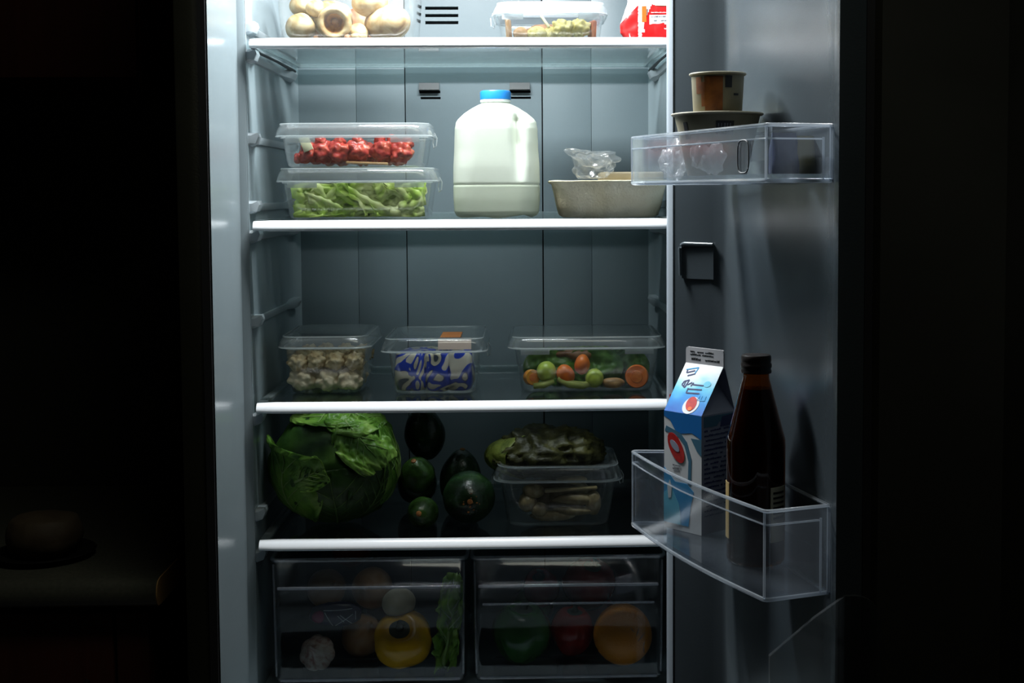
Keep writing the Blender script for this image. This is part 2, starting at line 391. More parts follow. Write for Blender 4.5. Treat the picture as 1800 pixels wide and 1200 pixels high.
def text_lines(bm, rng, o, ux, uy, x0, x1, ys, h, th=.0003, skew=0, fill=.85):
    """rows of small uneven marks standing for print too small to read"""
    for y in ys:
        x = x0
        while x < x1:
            w = rng.uniform(.5, 1.6) * h
            hh = h * rng.uniform(.55, 1.0)
            if rng.random() < fill and x + w < x1:
                dy = skew * (x - x0)
                prism([(x, y + dy), (x + w, y + dy + skew * w), (x + w, y + dy + hh), (x + w * .45, y + dy + hh * .7), (x, y + dy + hh)], o, ux, uy, th, bm)
            x += w + h * .28
    return bm
def crumple(nx, ny, w, d, h, seed, fn=None):
    def f(u, v):
        p = Vector(((u - .5) * w, (v - .5) * d, 0))
        q = Vector((u * 4.2 + seed * 3.1, v * 4.2, seed))
        z = abs(noise.noise(q)) * 1.2 + abs(noise.noise(q * 2.3)) * .6 + abs(noise.noise(q * 5)) * .25
        env = (math.sin(PI * u) * math.sin(PI * v)) ** .6
        p.z = h * z * env * 1.3
        p.x += .18 * w * noise.noise(q * 1.7 + Vector((9, 2, 1))) * env
        p.y += .18 * d * noise.noise(q * 1.7 + Vector((4, 7, 3))) * env
        if fn: p = fn(p, u, v)
        return p
    return sheet(f, nx, ny)

# ------------------------------------------------------------------ setting
tag(obj('floor', boxm(-2.2, 2.2, -7.2, 1.2, -.05, 0), 'floor'), kind='structure')
tag(obj('wall_back', boxm(-2.2, 2.2, .62, .72, 0, 2.8), 'wall'), kind='structure')
tag(obj('wall_right', boxm(1.05, 1.15, -3.2, .62, 0, 2.8), 'wall'), kind='structure')
tag(obj('wall_left', boxm(-2.3, -2.2, -3.2, 1.2, 0, 2.8), 'wall'), kind='structure')
tag(obj('ceiling', boxm(-2.3, 2.2, -3.2, 1.2, 2.8, 2.9), 'wall'), kind='structure')
tag(obj('trim_1', boxm(.60, .66, .592, .62, 0, 2.4, bev=.004), 'wall'), kind='structure')

# ------------------------------------------------------------------ refrigerator
SH = [1.7016, 1.4302, 1.1550, 0.9445]        # shelf tops
XW, YB, YF, ZB, ZT = .3245, .40, -.12, .700, 2.05
fr = thing('refrigerator', 'tall dark refrigerator standing open with its white inside lit by its lamp', 'refrigerator', (0, 0, 0))
cab = bmesh.new()
box(cab, -.400, -.356, -.119, .46, .0, 2.12, .003)
box(cab, .352, .400, -.119, .46, .0, 2.12, .003)
box(cab, -.356, .352, -.119, .46, 2.065, 2.12)
box(cab, -.356, .352, .42, .46, .0, 2.065)
box(cab, -.356, .352, -.119, .42, .0, .66)
obj('cabinet', cab, 'shell', fr)
obj('gasket_strip', boxm(-.366, -.3545, -.1225, -.119, .0, 2.07), 'gasket', fr)
# liner: sides flare at the mouth
def liner_side(s, name, prof, m):
    bm = loft(bmesh.new(), [[Vector((s * x, y, z)) for x, y in prof] for z in (ZB - .02, 1.0, 1.3, 1.6, ZT)])
    return obj(name, bm, m, fr, sharp=50)
for s_ in (-1, 1):
    liner_side(s_, 'mouth_liner_dimmed', [(.3545, -.118), (.3538, -.1195), (.352, -.1205), (.344, -.03), (.3375, -.006), (.3362, -.002), (.327, .0015), (.3252, .0035), (.34, .0045), (.3550, .001)], 'mouth')
    liner_side(s_, 'side_liner', [(.3249, .0048), (.3247, .010), (XW, .39), (XW - .012, .402), (XW - .02, YB + .012), (.35, YB + .012), (.3555, .3), (.3555, .0052)], 'liner')
obj('liner_roof', boxm(-.35, .35, -.115, .41, ZT - .002, ZT + .012), 'liner', fr)
obj('liner_floor', boxm(-.35, .35, -.115, .41, ZB - .03, ZB), 'liner', fr)
lc = obj('lamp_cover', boxm(-.22, .16, -.090, .000, 2.029, ZT - .003, bev=.006), 'lampcover', fr)
# back panels, the middle one with vents
def holed_panel(name, x0, x1, z0, z1, yf, yb, holes, parent):
    xs = sorted({x0, x1, *[h[0] for h in holes], *[h[1] for h in holes]}); zs = sorted({z0, z1, *[h[2] for h in holes], *[h[3] for h in holes]})
    bm = bmesh.new(); V = {}
    def v(x, y, z):
        k = (round(x, 5), round(y, 5), round(z, 5))
        if k not in V: V[k] = bm.verts.new(k)
        return V[k]
    def inh(a, b, c, d):
        mx, mz = (a + b) / 2, (c + d) / 2
        return any(h[0] < mx < h[1] and h[2] < mz < h[3] for h in holes)
    for a, b in zip(xs[:-1], xs[1:]):
        for c, d in zip(zs[:-1], zs[1:]):
            if not inh(a, b, c, d): bm.faces.new((v(a, yf, c), v(b, yf, c), v(b, yf, d), v(a, yf, d)))
    for h in holes + [(x0, x1, z0, z1)]:
        a, b, c, d = h
        xx = [x for x in xs if a <= x <= b]; zz = [z for z in zs if c <= z <= d]
        for p, q in zip(xx[:-1], xx[1:]):
            for z in (c, d): bm.faces.new((v(p, yf, z), v(q, yf, z), v(q, yb, z), v(p, yb, z)))
        for p, q in zip(zz[:-1], zz[1:]):
            for x in (a, b): bm.faces.new((v(x, yf, p), v(x, yf, q), v(x, yb, q), v(x, yb, p)))
    return obj(name, bm, 'liner_back', parent, sharp=30)
holes = [(-.0855, -.0265, z - .0028, z + .0028) for z in (1.8000, 1.7870, 1.7745)]
for cx in (-.079, .083):
    holes += [(cx - .019, cx + .019, 1.6492, 1.6538), (cx - .0165, cx + .0195, 1.6385, 1.6425)]
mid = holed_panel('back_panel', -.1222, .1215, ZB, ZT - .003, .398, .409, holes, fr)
obj('vent_backing', boxm(-.12, .12, .4085, .412, 1.60, 1.85), 'slot', mid)
for cx in (-.079, .083):
    hb = prism([(.398, 1.668), (.392, 1.667), (.386, 1.6545), (.398, 1.6545)], (cx - .0185, 0, 0), (0, 1, 0), (0, 0, 1), .036)
    obj('vent_hood', hb, 'louver', mid)
for a, b, y in ((-.3235, -.2113, .4005), (-.2107, -.1242, .400), (.1238, .2107, .400), (.2113, .3235, .4005)):
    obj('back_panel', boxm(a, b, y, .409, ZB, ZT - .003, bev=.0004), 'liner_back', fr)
obj('back_sheet', boxm(-.33, .33, .4125, .42, ZB - .02, ZT), 'slot', fr)
# shelf rails on both side walls
for z in (1.8500, 1.7160, 1.6745, 1.5500, 1.4480, 1.4035, 1.2740, 1.1255, .9780, .915):
    for s in (-1, 1):
        bm = bmesh.new()
        fat = [(XW + .006, .012), (XW + .006, -.010), (XW - .010, -.004), (XW - .014, .006), (XW - .012, .012)]
        thin = [(XW + .006, .008), (XW + .006, -.007), (XW - .003, -.003), (XW - .0045, .003), (XW - .004, .008)]
        rings = [[Vector((s * x, y, z + dz)) for x, dz in pr] for y, pr in ((.008, thin), (.012, fat), (.040, fat), (.062, thin), (.30, thin), (.33, fat), (.378, fat))]
        obj('shelf_rail', loft(bm, rings), 'rail', fr, sharp=35)

# door: plan outline extruded, opened outward on the right-hand hinge
HD, PD = Vector((.368, -.200)), Vector((.4335, -.527))
dt = (PD - HD).normalized(); dn = Vector((-dt.y, dt.x)) * -1      # dn points to the food side
if dn.x > 0: dn = -dn
def extr(pts, z0, z1, zs=()):
    return loft(bmesh.new(), [[Vector((x, y, z)) for x, y in pts] for z in (z0, *zs, z1)])
door = obj('door', extr([(.3985, -.150), (.404, -.140), (.418, -.146), (.4885, -.520), (.486, -.530), (.4655, -.534), (.400, -.205)], .62, 2.10), 'shell', fr, sharp=30)
obj('hinge_crest_lit', extr([(.3015, -.1240), (.2960, -.1255), (.2915, -.1295), (.2892, -.1350), (.2898, -.1405), (.2925, -.1450), (.2965, -.1490), (.302, -.143), (.303, -.130)], .63, 2.09), 'rim', door, sharp=60)
lin = [(.3030, -.1275), (.2985, -.1490), (.345, -.1895), (.359, -.198), (.3665, -.2075)]
for i in range(1, 8):
    p = HD.lerp(PD, i / 8); lin.append((p.x, p.y))
lin += [(.4325, -.530), (.4320, -.540), (.4345, -.5475), (.441, -.5500), (.4640, -.5465), (.466, -.534), (.402, -.205), (.399, -.150), (.3985, -.127)]
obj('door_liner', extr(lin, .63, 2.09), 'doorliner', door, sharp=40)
gk = [(.4645, -.5475), (.4665, -.5335), (.4745, -.5335), (.4735, -.546)]
obj('door_gasket', extr(gk, .63, 2.09), 'gasket', door)
# moulded bin support boss on the hinge-side face
fx = Vector((.345 - .296, -.1895 + .149, 0)).normalized()
fn = Vector((fx.y, -fx.x, 0)); fn = fn if fn.y < 0 else -fn
bo = Vector((.296, -.149, 1.376)) + fx * .012
pts = []
w_, h_ = .056, .022
for cx, cy, a0 in ((.008, h_ - .008, 180), (w_, h_, 90), (w_, -h_ - .004, 0), (.005, -h_ - .004, 270)):
    if a0 == 180:
        for i in range(7): a = R(180 - 90 * i / 6); pts.append((cx + .008 * math.cos(a), cy + .008 * math.sin(a)))
    else: pts.append((cx, cy))
a3 = [bo + fx * u + Vector((0, 0, v)) - fn * .002 for u, v in pts]
cen = bo + fx * w_ * .5
a4 = [p + fn * .0075 + Vector((0, 0, -.002)) for p in a3]
a4 = [p + fn * .004 for p in a3]
bb = loft(bmesh.new(), [a3, a4])
lip = [bo + fx * .004 + Vector((0, 0, -h_))] + [bo + fx * (.011 + .008 * math.cos(R(a))) + Vector((0, 0, h_ - .008 + .008 * math.sin(R(a)))) for a in (180, 157, 135, 112, 90)] + [bo + fx * w_ + Vector((0, 0, h_))]
tube(bb, [p + fn * .003 for p in lip], [.0030, .0035, .0035, .0035, .0035, .0035, .0025], 10)
obj('bin_support', bb, 'doorliner', door, sharp=60)
# low end panel of the door with a rounded corner
cpts = [(.0, -.32), (.128, -.32)]
for i in range(9):
    a = R(90 * i / 8); cpts.append((.096 + .032 * math.cos(a), -.034 + .034 * math.sin(a)))
cpts += [(.085, .0), (.05, -.024), (.0, -.065)]
obj('low_end_panel', prism(cpts, (.3585, -.560, 1.019), (1, .06, 0), (0, 0, 1), -.006), 'smoke', door)

# ------------------------------------------------------------------ glass shelves
names = ['topmost glass shelf, under the tub of cream-coloured food', 'second glass shelf from the top, under the milk jug',
         'third glass shelf from the top, under the cauliflower tub', 'lowest glass shelf, under the cabbage and the dark green avocados']
for z, nm in zip(SH, names):
    t = thing('glass_shelf', nm, 'shelf', (0, 0, z), group='glass shelves')
    W = .3175
    def bow(x): return -.004 * (1 - (x / W) ** 2)
    obj('glass_pane', boxm(-W + .008, W - .008, .004, .378, -.006, -.001), 'cover_glass' if z == SH[3] else 'shelf_glass', t)
    rings = []
    prof = [(.010, -.0012), (.004, .0004), (-.001, .0000), (-.0038, -.0013), (-.0068, -.0042), (-.0090, -.0082), (-.0101, -.0122), (-.0094, -.0146), (-.0060, -.0158), (.001, -.0160), (.010, -.0150)]
    for i in range(25):
        x = -W + 2 * W * i / 24
        k = 1 if 0 < i < 24 else .86
        rings.append([Vector((x, .002 + y * k + bow(x), -.0075 + (zz + .0075) * k)) for y, zz in prof])
    obj('front_trim', loft(bmesh.new(), rings), 'trim', t, sharp=60)
    rr = [[Vector((x, y, zz)) for y, zz in ((.366, -.009), (.366, .004), (.369, .0065), (.380, .0065), (.3825, .004), (.3825, -.009))] for x in (-W + .004, W - .004)]
    obj('rear_trim', loft(bmesh.new(), rr), 'glass_edge', t)
    for s in (-1, 1):
        bm = bmesh.new(); box(bm, min(s * W, s * (W - .014)), max(s * W, s * (W - .014)), .010, .376, -.010, .0015, .0015)
        obj('side_trim', bm, 'glass_edge', t)
    if z == SH[0]:
        for s in (-1, 1):
            obj('side_gap_shade', tube(bmesh.new(), [(s * (W - .002), .012, -.014), (s * (W - .003), .06, -.0165), (s * (W - .004), .2, -.0155), (s * (W - .004), .36, -.0165)], [.0030, .0022, .0022, .0034], 8), 'ink', t)  # black tubes painting in the gap shadow between shelf frame and wall

# ------------------------------------------------------------------ storage tubs
def tub(label, loc, w, d, h, taper=.9, r=.022, lid=True, lw=1.1, lh=.018, lidmat='lid', dome=0, latch=0, rz=0, tabs=False, bodymat='tub', skirt=.55, name='food_tub'):
    t = thing(name, label, 'container', loc, rz)
    wb, db = w * taper, d * taper
    rings = [rrect(wb - .012, db - .012, r * .8, .0008), rrect(wb - .003, db - .003, r, .003), rrect(wb, db, r, .008)]
    for k in (.3, .6, .9): rings.append(rrect(wb + (w - wb) * k, db + (d - db) * k, r, .008 + (h - .008) * k))
    rings += [rrect(w, d, r, h - .003)]
    obj('tub_body', loft(bmesh.new(), rings, True, False), bodymat, t, sharp=60, solid=.0012, off=1)
    obj('tub_rim', tube(bmesh.new(), rrect(w + .004, d + .004, r, h - .003, 6), .0022, 6, closed=True), 'tub_rim', t)
    if lid:
        W_, D_ = w * lw, d + (w * lw - w)
        L = loft(bmesh.new(), [rrect(W_ - .001, D_ - .001, r * 1.25, h - .003), rrect(W_ + .003, D_ + .003, r * 1.25, h - .0022), rrect(W_, D_, r * 1.25, h + lh * .25), rrect(W_ - .004, D_ - .004, r * 1.2, h + lh * skirt),
                              rrect(W_ - .012, D_ - .012, r * 1.1, h + lh * .92), rrect(W_ - .020, D_ - .020, r, h + lh),
                              rrect(W_ - .028, D_ - .028, r, h + lh * .95), rrect(W_ - .034, D_ - .034, r * .9, h + lh * .62 + dome)], False, True)
        l = obj('tub_lid', L, lidmat, t, sharp=50, solid=.0010)
        obj('lid_edge', tube(bmesh.new(), rrect(W_ + .002, D_ + .002, r * 1.25, h - .002, 6), .0013, 6, closed=True), 'tub_rim', l)
        obj('lid_ridge', tube(bmesh.new(), rrect(W_ - .010, D_ - .010, r * 1.15, h + lh * .93, 6), .0009, 6, closed=True), 'tub_rim', l)
        if tabs:
            for s in (-1, 1):
                bm = boxm(s * w * .36 - w * .10, s * w * .36 + w * .10, -d / 2 - .0045, -d / 2 - .0030, h - .012, h - .002, bev=.0006)
                obj('lid_tab', bm, 'tub_rim', l)
        for s in (latch if isinstance(latch, (list, tuple)) else ([latch] if latch else [])):
            x = s * (W_ / 2 + .0015)
            obj('latch', tube(bmesh.new(), [(x, -.03, h + .004), (x + s * .004, -.03, h - .004), (x + s * .003, -.03, h - .016), (x - s * .001, -.026, h - .019), (x - s * .003, -.022, h - .012), (x, -.022, h + .002)], .0011, 6), 'tub_rim', l)
    return t

# shelf 1
zA = SH[0]
tub('deep clear tub of cream-coloured food on the topmost shelf, left', (-.182, .125, zA), .214, .16, .094, taper=.945, r=.026, lw=1.06, latch=1)
tub('shallow clear tub with frosted white lid on the topmost shelf', (.1313, .125, zA), .162, .145, .045, taper=.935, r=.022, lw=1.08, lh=.016, lidmat='lid_frost', latch=-1, tabs=True)
# shelf 2
zB = SH[1]
tub('clear tub of shredded lettuce at the bottom of the stack beside the milk', (-.1695, .128, zB), .228, .155, .061, taper=.935, r=.024, lw=1.085, lh=.019, latch=1, tabs=True)
zB2 = zB + .061 + .019 + .0012
tub('clear tub of red chunks stacked on the shredded lettuce tub', (-.1735, .128, zB2), .222, .152, .049, taper=.945, r=.024, lw=1.085, lh=.0185, latch=1, tabs=True)
# shelf 3
zC = SH[2]
tub('small clear tub of cauliflower florets on the third shelf', (-.2265, .168, zC), .126, .190, .077, taper=.88, r=.024, lw=1.15, lh=.016, dome=.004)
tub('clear tub with blue and cream marbled parcels on the third shelf', (-.0535, .158, zC), .142, .190, .071, taper=.90, r=.016, lw=1.15, lh=.019, lidmat='lid_thin', latch=1, dome=.004)
tub('wide clear tub of carrot slices and greens on the third shelf', (.1865, .168, zC), .228, .185, .073, taper=.91, r=.022, lw=1.085, lh=.016, tabs=True, dome=.005)
# shelf 4
zD = SH[3]
tub('dim clear tub of grey-brown food on the lowest shelf', (.1395, .132, zD), .182, .160, .077, taper=.885, r=.026, lw=1.1, lh=.022, latch=[-1, 1], dome=.002)

# ---- food helpers
def put(name, bm, m, loc, label, cat, group=None, rot=None, **k):
    o = obj(name, bm, m, None, loc=loc, rot=rot, **k)
    return tag(o, label, cat, group)

# tub A, cream food
t = thing('cream_tuber', 'hollow cream tuber piece with brown core facing out, topmost shelf tub', 'food', (-.204, .092, zA + .0325))
t.rotation_euler = (R(94), 0, R(4))
pr = [(.006, -.050), (.017, -.046), (.022, -.030), (.0255, -.005), (.0268, .010), (.0262, .018), (.0235, .0225), (.0200, .0228), (.0165, .0195), (.0150, .013)]
obj('flesh', lathe(pr, 32, True, False), 'cream', t, sharp=180)
obj('core', lathe([(.0155, .014), (.013, .008), (.008, .003), (.002, .001)], 24, False, True), 'core', t, sharp=180)
obj('core', blob(.006, .005, .004, 2, .2, 90, 3, center=(.0, .004, .0075)), 'brownfood', t)
cg = 'cream-coloured pieces in the deep tub'
put('cream_tuber', blob(.0355, .033, .031, 4, .12, 22, 1, .04, 80), 'cream', (-.1235, .112, zA + .036), 'big smooth cream piece at the right end of the top left tub', 'food', cg, sharp=180)
put('cream_tuber', blob(.024, .024, .023, 4, .16, 30, 2, .05, 90), 'cream', (-.2565, .094, zA + .027), 'small rounded cream piece at the left end of the top left tub', 'food', cg, sharp=180)
put('cream_tuber', blob(.029, .024, .025, 4, .14, 26, 4, .05, 90), 'cream', (-.1510, .106, zA + .068), 'cream piece with brown edge lying over the hollow one, top left tub', 'food', cg, sharp=180)
put('cream_tuber', blob(.034, .025, .030, 4, .15, 26, 5, .05, 90), 'cream', (-.2150, .144, zA + .046), 'cream piece at the back of the top left tub, middle', 'food', cg, sharp=180)
put('cream_tuber', blob(.021, .020, .019, 4, .15, 26, 6, .05, 90), 'cream', (-.2580, .130, zA + .066), 'cream piece on top at the left of the top left tub', 'food', cg, sharp=180)
put('cream_tuber', blob(.078, .013, .032, 5, .20, 26, 9, .10, 80), 'brownfood', (-.184, .183, zA + .037), 'brown wrinkled mass behind the cream pieces in the top left tub', 'food', sharp=180)
put('cream_tuber', blob(.016, .016, .015, 4, .16, 40, 10, .05, 90), 'cream', (-.2340, .098, zA + .0560), 'small cream piece above and between the left and hollow ones', 'food', cg, sharp=180)
put('cream_tuber', blob(.017, .017, .016, 4, .16, 40, 12, .05, 90), 'cream', (-.1690, .100, zA + .0185), 'cream-brown piece low beside the hollow tuber, to its right', 'food', cg, sharp=180)
for i, (x, y, z, r) in enumerate(((-.170, .078, .0105, .008), (-.183, .074, .009, .006), (-.158, .078, .010, .007), (-.230, .079, .009, .006))):
    put('crumb', blob(r, r * .9, r * .8, 2, .3, 120, 20 + i), 'brownfood' if i % 2 else 'cream', (x, y, zA + z), 'small crumb on the floor of the deep top left tub', 'food', 'crumbs in the deep tub')
# tub B
def floret(r, seed): return blob(r, r * .95, r * .9, 4, .12, 50, seed, cell=.60, cfreq=1.9 / r)
put('floret', floret(.0165, 11), 'yellowfl', (.1505, .081, zA + .0215), 'taller yellow floret right of centre in the frosted-lid tub', 'food', 'yellow florets in the frosted-lid tub', sharp=180)
put('floret', floret(.0165, 12), 'yellowfl', (.1775, .090, zA + .0245), 'yellow floret beside the brown slab in the frosted-lid tub', 'food', 'yellow florets in the frosted-lid tub', sharp=180)
put('floret', blob(.016, .013, .0125, 3, .1, 50, 13), 'yellowfl', (.111, .079, zA + .0145), 'smooth yellow lump left of centre in the frosted-lid tub', 'food', 'yellow florets in the frosted-lid tub', sharp=180)
put('floret', blob(.011, .010, .012, 3, .15, 60, 14), 'yellowfl', (.1305, .083, zA + .0145), 'small pale lump between the yellow pieces, frosted-lid tub', 'food', 'yellow florets in the frosted-lid tub', sharp=180)
put('cooked_slice', boxm(-.004, .004, -.012, .012, -.016, .016, bev=.003), 'rust', (.197, .092, zA + .0205), 'upright rust-brown slab at the right end of the frosted-lid tub', 'food', rot=(0, R(3), R(15)))
put('cooked_slice', boxm(-.003, .003, -.012, .012, -.017, .017, bev=.002), 'tanfood', (.0665, .085, zA + .0215), 'upright tan slab at the left end of the frosted-lid tub', 'food', rot=(0, R(-4), R(-10)))
put('cooked_slice', blob(.014, .010, .011, 3, .25, 60, 15), 'tanfood', (.0845, .080, zA + .0140), 'curled tan-brown piece at the left of the frosted-lid tub', 'food', sharp=180)
put('cooked_slice', blob(.050, .022, .015, 4, .3, 45, 16), 'brownfood', (.130, .130, zA + .0200), 'dark brown mass at the back of the frosted-lid tub', 'food', sharp=180)
put('cooked_slice', boxm(-.002, .002, -.003, .003, -.011, .011, bev=.001), 'cheese', (.123, .078, zA + .034), 'thin pale sliver leaning on the brown mass, frosted-lid tub', 'food', rot=(0, R(-35), 0))

# red packet, topmost shelf right
t = thing('food_packet', 'red and white food packet at the right end of the topmost shelf', 'packet', (.292, .062, zA), R(-4))
def bag(u, v):
    z = .112 * v
    hw = .054 - .012 * max(0, (v - .08)) ** .8 - (.010 * (1 - v / .12) if v < .12 else 0) - (.006 * math.sin(PI * min(1, max(0, (v - .35) / .4))))
    a = 2 * PI * u
    dep = .022 * (1 - v) ** .5 + .003
    x = -math.copysign(abs(math.cos(a)) ** .75, math.cos(a)) * hw * 1.0
    y = -math.copysign(abs(math.sin(a)) ** .8, math.sin(a)) * dep
    k = 1 + .06 * noise.noise(Vector((x * 60, y * 60 + 4, z * 60)))
    return Vector((x * k, y * k, z))
bm = sheet(bag, 220, 120); bmesh.ops.remove_doubles(bm, verts=bm.verts[:], dist=1e-5)
for f in bm.faces:
    c = f.calc_center_median()
    red = (c.z < .034 + (c.x + .036) * .95 + .010 if c.x < -.0225 else (c.z < .030 + 2.2 * (c.x + .016) if c.x < -.004 else c.z < .054)) and not -.0255 < c.x < -.0165
    f.material_index = 0 if red or (c.z < .012 and c.x > -.02) else 1
obj('packet_body', bm, ['bagred', 'bagwhite'], t, sharp=60)
def dec(name, pts, m, y, parent, th=.0006): return obj(name, prism(pts, (0, y, 0), (1, 0, 0), (0, 0, 1), th), m, parent)
rng = random.Random(4)
dec('print_patch', rect2(-.020, -.013, .028, .052), 'bagorange', -.0205, t, .0008)
dec('print_patch', rect2(-.0085, .036, .024, .0385), 'bagwhite', -.0212, t, .0010)
dec('print_patch', [(.000, .053), (.030, .052), (.030, .068), (.008, .068)], 'bagbeige', -.0175, t, .002)
dec('print_patch', ell(-.034, .010, .0055, .0095, 20), 'bagwhite', -.0150, t, .0030)
dec('print_patch', rect2(-.024, .036, .0005, .0075), 'bagbeige', -.0226, t, .0008)
bm = bmesh.new()
text_lines(bm, rng, (0, -.0219, 0), (1, 0, 0), (0, 0, 1), -.0055, .032, (.0345, .0285), .0030)
text_lines(bm, rng, (0, -.0235, 0), (1, 0, 0), (0, 0, 1), -.019, .030, (.003,), .0026)
obj('printed_text', bm, 'inkgrey', t)
bm = bmesh.new()
text_lines(bm, rng, (0, -.0222, 0), (1, 0, 0), (0, 0, 1), -.012, .024, (.0165, .0115), .0026)
text_lines(bm, rng, (0, -.0215, 0), (1, 0, 0), (0, 0, 1), -.006, .028, (.0415,), .0017)
obj('printed_text', bm, 'bagwhite', t)

# red chunks
rng = random.Random(11)
pts = [(-.246, .082, .020, .017), (-.222, .084, .021, .0185), (-.226, .083, .0355, .0105), (-.198, .081, .022, .0180), (-.198, .085, .0375, .0100), (-.171, .083, .0225, .0180), (-.171, .088, .0375, .0100),
       (-.131, .083, .022, .0190), (-.104, .082, .019, .0180), (-.115, .086, .0375, .0110), (-.136, .090, .0380, .0095), (-.093, .090, .0345, .0110), (-.262, .086, .012, .0095),
       (-.240, .122, .020, .017), (-.200, .122, .020, .018), (-.160, .122, .020, .018), (-.118, .122, .020, .018), (-.220, .160, .020, .018), (-.175, .160, .020, .018), (-.130, .160, .020, .018)]
nth = ['first', 'second', 'third', 'fourth', 'fifth', 'sixth']
low = sorted([p for p in pts[:13] if p[2] < .03]); upp = sorted([p for p in pts[:13] if p[2] >= .03])
for i, p in enumerate(pts):
    x, y, z, r = p
    if p in low: lab = 'front red chunk on the tub floor, %s from the left in the red-chunk tub' % (nth[low.index(p)] if low.index(p) < 6 else 'last')
    elif p in upp: lab = 'small red chunk of the upper layer, %s from the left in its tub' % nth[upp.index(p)]
    else: lab = 'red chunk hidden behind the front row in the upper stacked tub'
    put('red_chunk', blob(r, r * .95, r * .97, 4, .22, 60, 30 + i, .10, 200, cell=.42, cfreq=95), 'redfood', (x, y, zB2 + z + .002), lab, 'food', 'red chunks in the upper stacked tub', sharp=180)
put('cheese_slice', boxm(-.0075, .0075, -.0015, .0015, -.0115, .0115, bev=.0006), 'cheese', (-.2475, .0655, zB2 + .036), 'pale yellow cube-cut slice at the left of the red chunks', 'food', rot=(0, R(-22), 0))
put('flat_slice', boxm(-.034, .030, -.006, .006, -.002, .002, bev=.001), 'tanfood', (-.152, .0695, zB2 + .0055), 'flat tan slice on the tub floor under the red chunks', 'food', rot=(0, R(2), 0))

# shredded lettuce: nobody could count it
rng = random.Random(5)
bm = bmesh.new()
def ribbon(bm, p0, az, L, w, curl, n=16):
    p = Vector(p0); d = Vector((math.cos(az), math.sin(az) * .4, rng.uniform(-.3, .5))).normalized()
    nrm = Vector((rng.uniform(-.6, .6), -1, rng.uniform(-.3, .8))).normalized()
    prev = None
    ax = Vector((rng.uniform(-.5, .5), rng.uniform(.4, 1) * rng.choice((-1, 1)), rng.uniform(-.5, .5))).normalized()
    for i in range(n + 1):
        s = d.cross(nrm).normalized()
        ww = w * (.55 + .45 * math.sin(PI * min(1, .12 + i / n))) * (1 + .25 * math.sin(i * 1.7 + az * 5))
        q = Vector((max(-.100, min(.100, p.x)), max(-.064, min(.064, p.y)), max(.004, min(.056, p.z))))
        a = q + s * ww / 2; b = q - s * ww / 2
        for vv in (a, b):
            vv.z = max(.0025, min(.0575, vv.z)); hw = .1015 + .006 * vv.z / .06
            vv.x = max(-hw, min(hw, vv.x)); vv.y = max(-.0665, min(.0665, vv.y))
        cur = (bm.verts.new(a), bm.verts.new(b))
        if prev: bm.faces.new((prev[0], cur[0], cur[1], prev[1]))
        prev = cur
        rot = Matrix.Rotation(curl * (.6 + .8 * rng.random()) / n, 3, ax)
        d = rot @ d; nrm = rot @ nrm
        if p.z > .054 and d.z > 0 or p.z < .006 and d.z < 0: d.z *= -.6
        if abs(p.x) > .096 and d.x * p.x > 0: d.x *= -.5
        if abs(p.y) > .060 and d.y * p.y > 0: d.y *= -.5
        d.normalize(); nrm = (nrm - d * nrm.dot(d)).normalized()
        p = p + d * L / n
for i in range(150):
    y = rng.uniform(-.063, -.040) if i < 85 else rng.uniform(-.04, .06)
    ribbon(bm, (rng.uniform(-.095, .075), y, rng.uniform(.005, .050)), rng.uniform(-.5, .5) + (PI if rng.random() < .3 else 0), rng.uniform(.05, .10), rng.uniform(.007, .017), rng.uniform(-3.4, 3.4))
o = put('shredded_lettuce', bm, 'shred', (-.1695, .128, zB + .001), 'loose pile of pale green shredded lettuce filling the lower stacked tub', 'lettuce', sharp=180, solid=.0005)
o['kind'] = 'stuff'

# ------------------------------------------------------------------ milk jug
t = thing('milk_jug', 'plastic milk jug with blue cap on the second shelf', 'milk jug', (.0445, .118, zB + .0005), R(3))
prof = [(.112, .100, .030, .0), (.126, .112, .034, .003), (.1335, .118, .036, .010), (.1360, .120, .036, .030), (.1362, .1205, .036, .050), (.1345, .119, .036, .0525), (.1362, .1205, .036, .055), (.1355, .120, .037, .080), (.1325, .118, .038, .105), (.1300, .116, .038, .140), (.1262, .113, .037, .1500), (.1190, .106, .036, .1555), (.1000, .093, .040, .1648), (.0760, .074, .036, .1730), (.0560, .056, .0275, .1782), (.048, .048, .0239, .180), (.045, .045, .0224, .1815), (.045, .045, .0224, .186)]
def interp(z):
    for a, b in zip(prof[:-1], prof[1:]):
        if a[3] <= z <= b[3]:
            k = (z - a[3]) / max(1e-9, b[3] - a[3]); return [a[i] + (b[i] - a[i]) * k for i in range(3)]
    return prof[-1][:3]
zs = sorted({round(.186 * i / 62, 5) for i in range(63)} | {p[3] for p in prof})
def jring(z):
    w, d, r = interp(z); out = []
    for p in rrect(w, d, r, z, 14):
        # extra points already dense at the corners; carve the handle groove
        out.append(p)
    dense = []
    for i_, (a, b) in enumerate(zip(out, out[1:] + out[:1])):
        k = 14 if i_ % 15 == 14 else 1
        for i in range(k): dense.append(a.lerp(b, i / k))
    res = []
    for p in dense:
        if p.y < 0:
            gx = .030 + .010 * (1 - z / .17)
            g = math.exp(-((p.x - gx) / .0075) ** 2)
            e = max(0, min(1, (z - .056) / .060)) * max(0, min(1, (.166 - z) / .014))
            p = p + Vector((0, .021 * g * e, 0))
            g2 = math.exp(-((p.x - .052) / .012) ** 2)
            p = p + Vector((0, -.004 * g2 * e, 0))
        if z < .004:
            an = math.atan2(p.y, p.x); p = p + Vector((0, 0, (.005 if z < .001 else .003) * (.5 - .5 * math.cos(4 * an))))
        res.append(p)
    return res
lo = [z for z in zs if z <= .0525]; hi = [z for z in zs if z >= .0525]
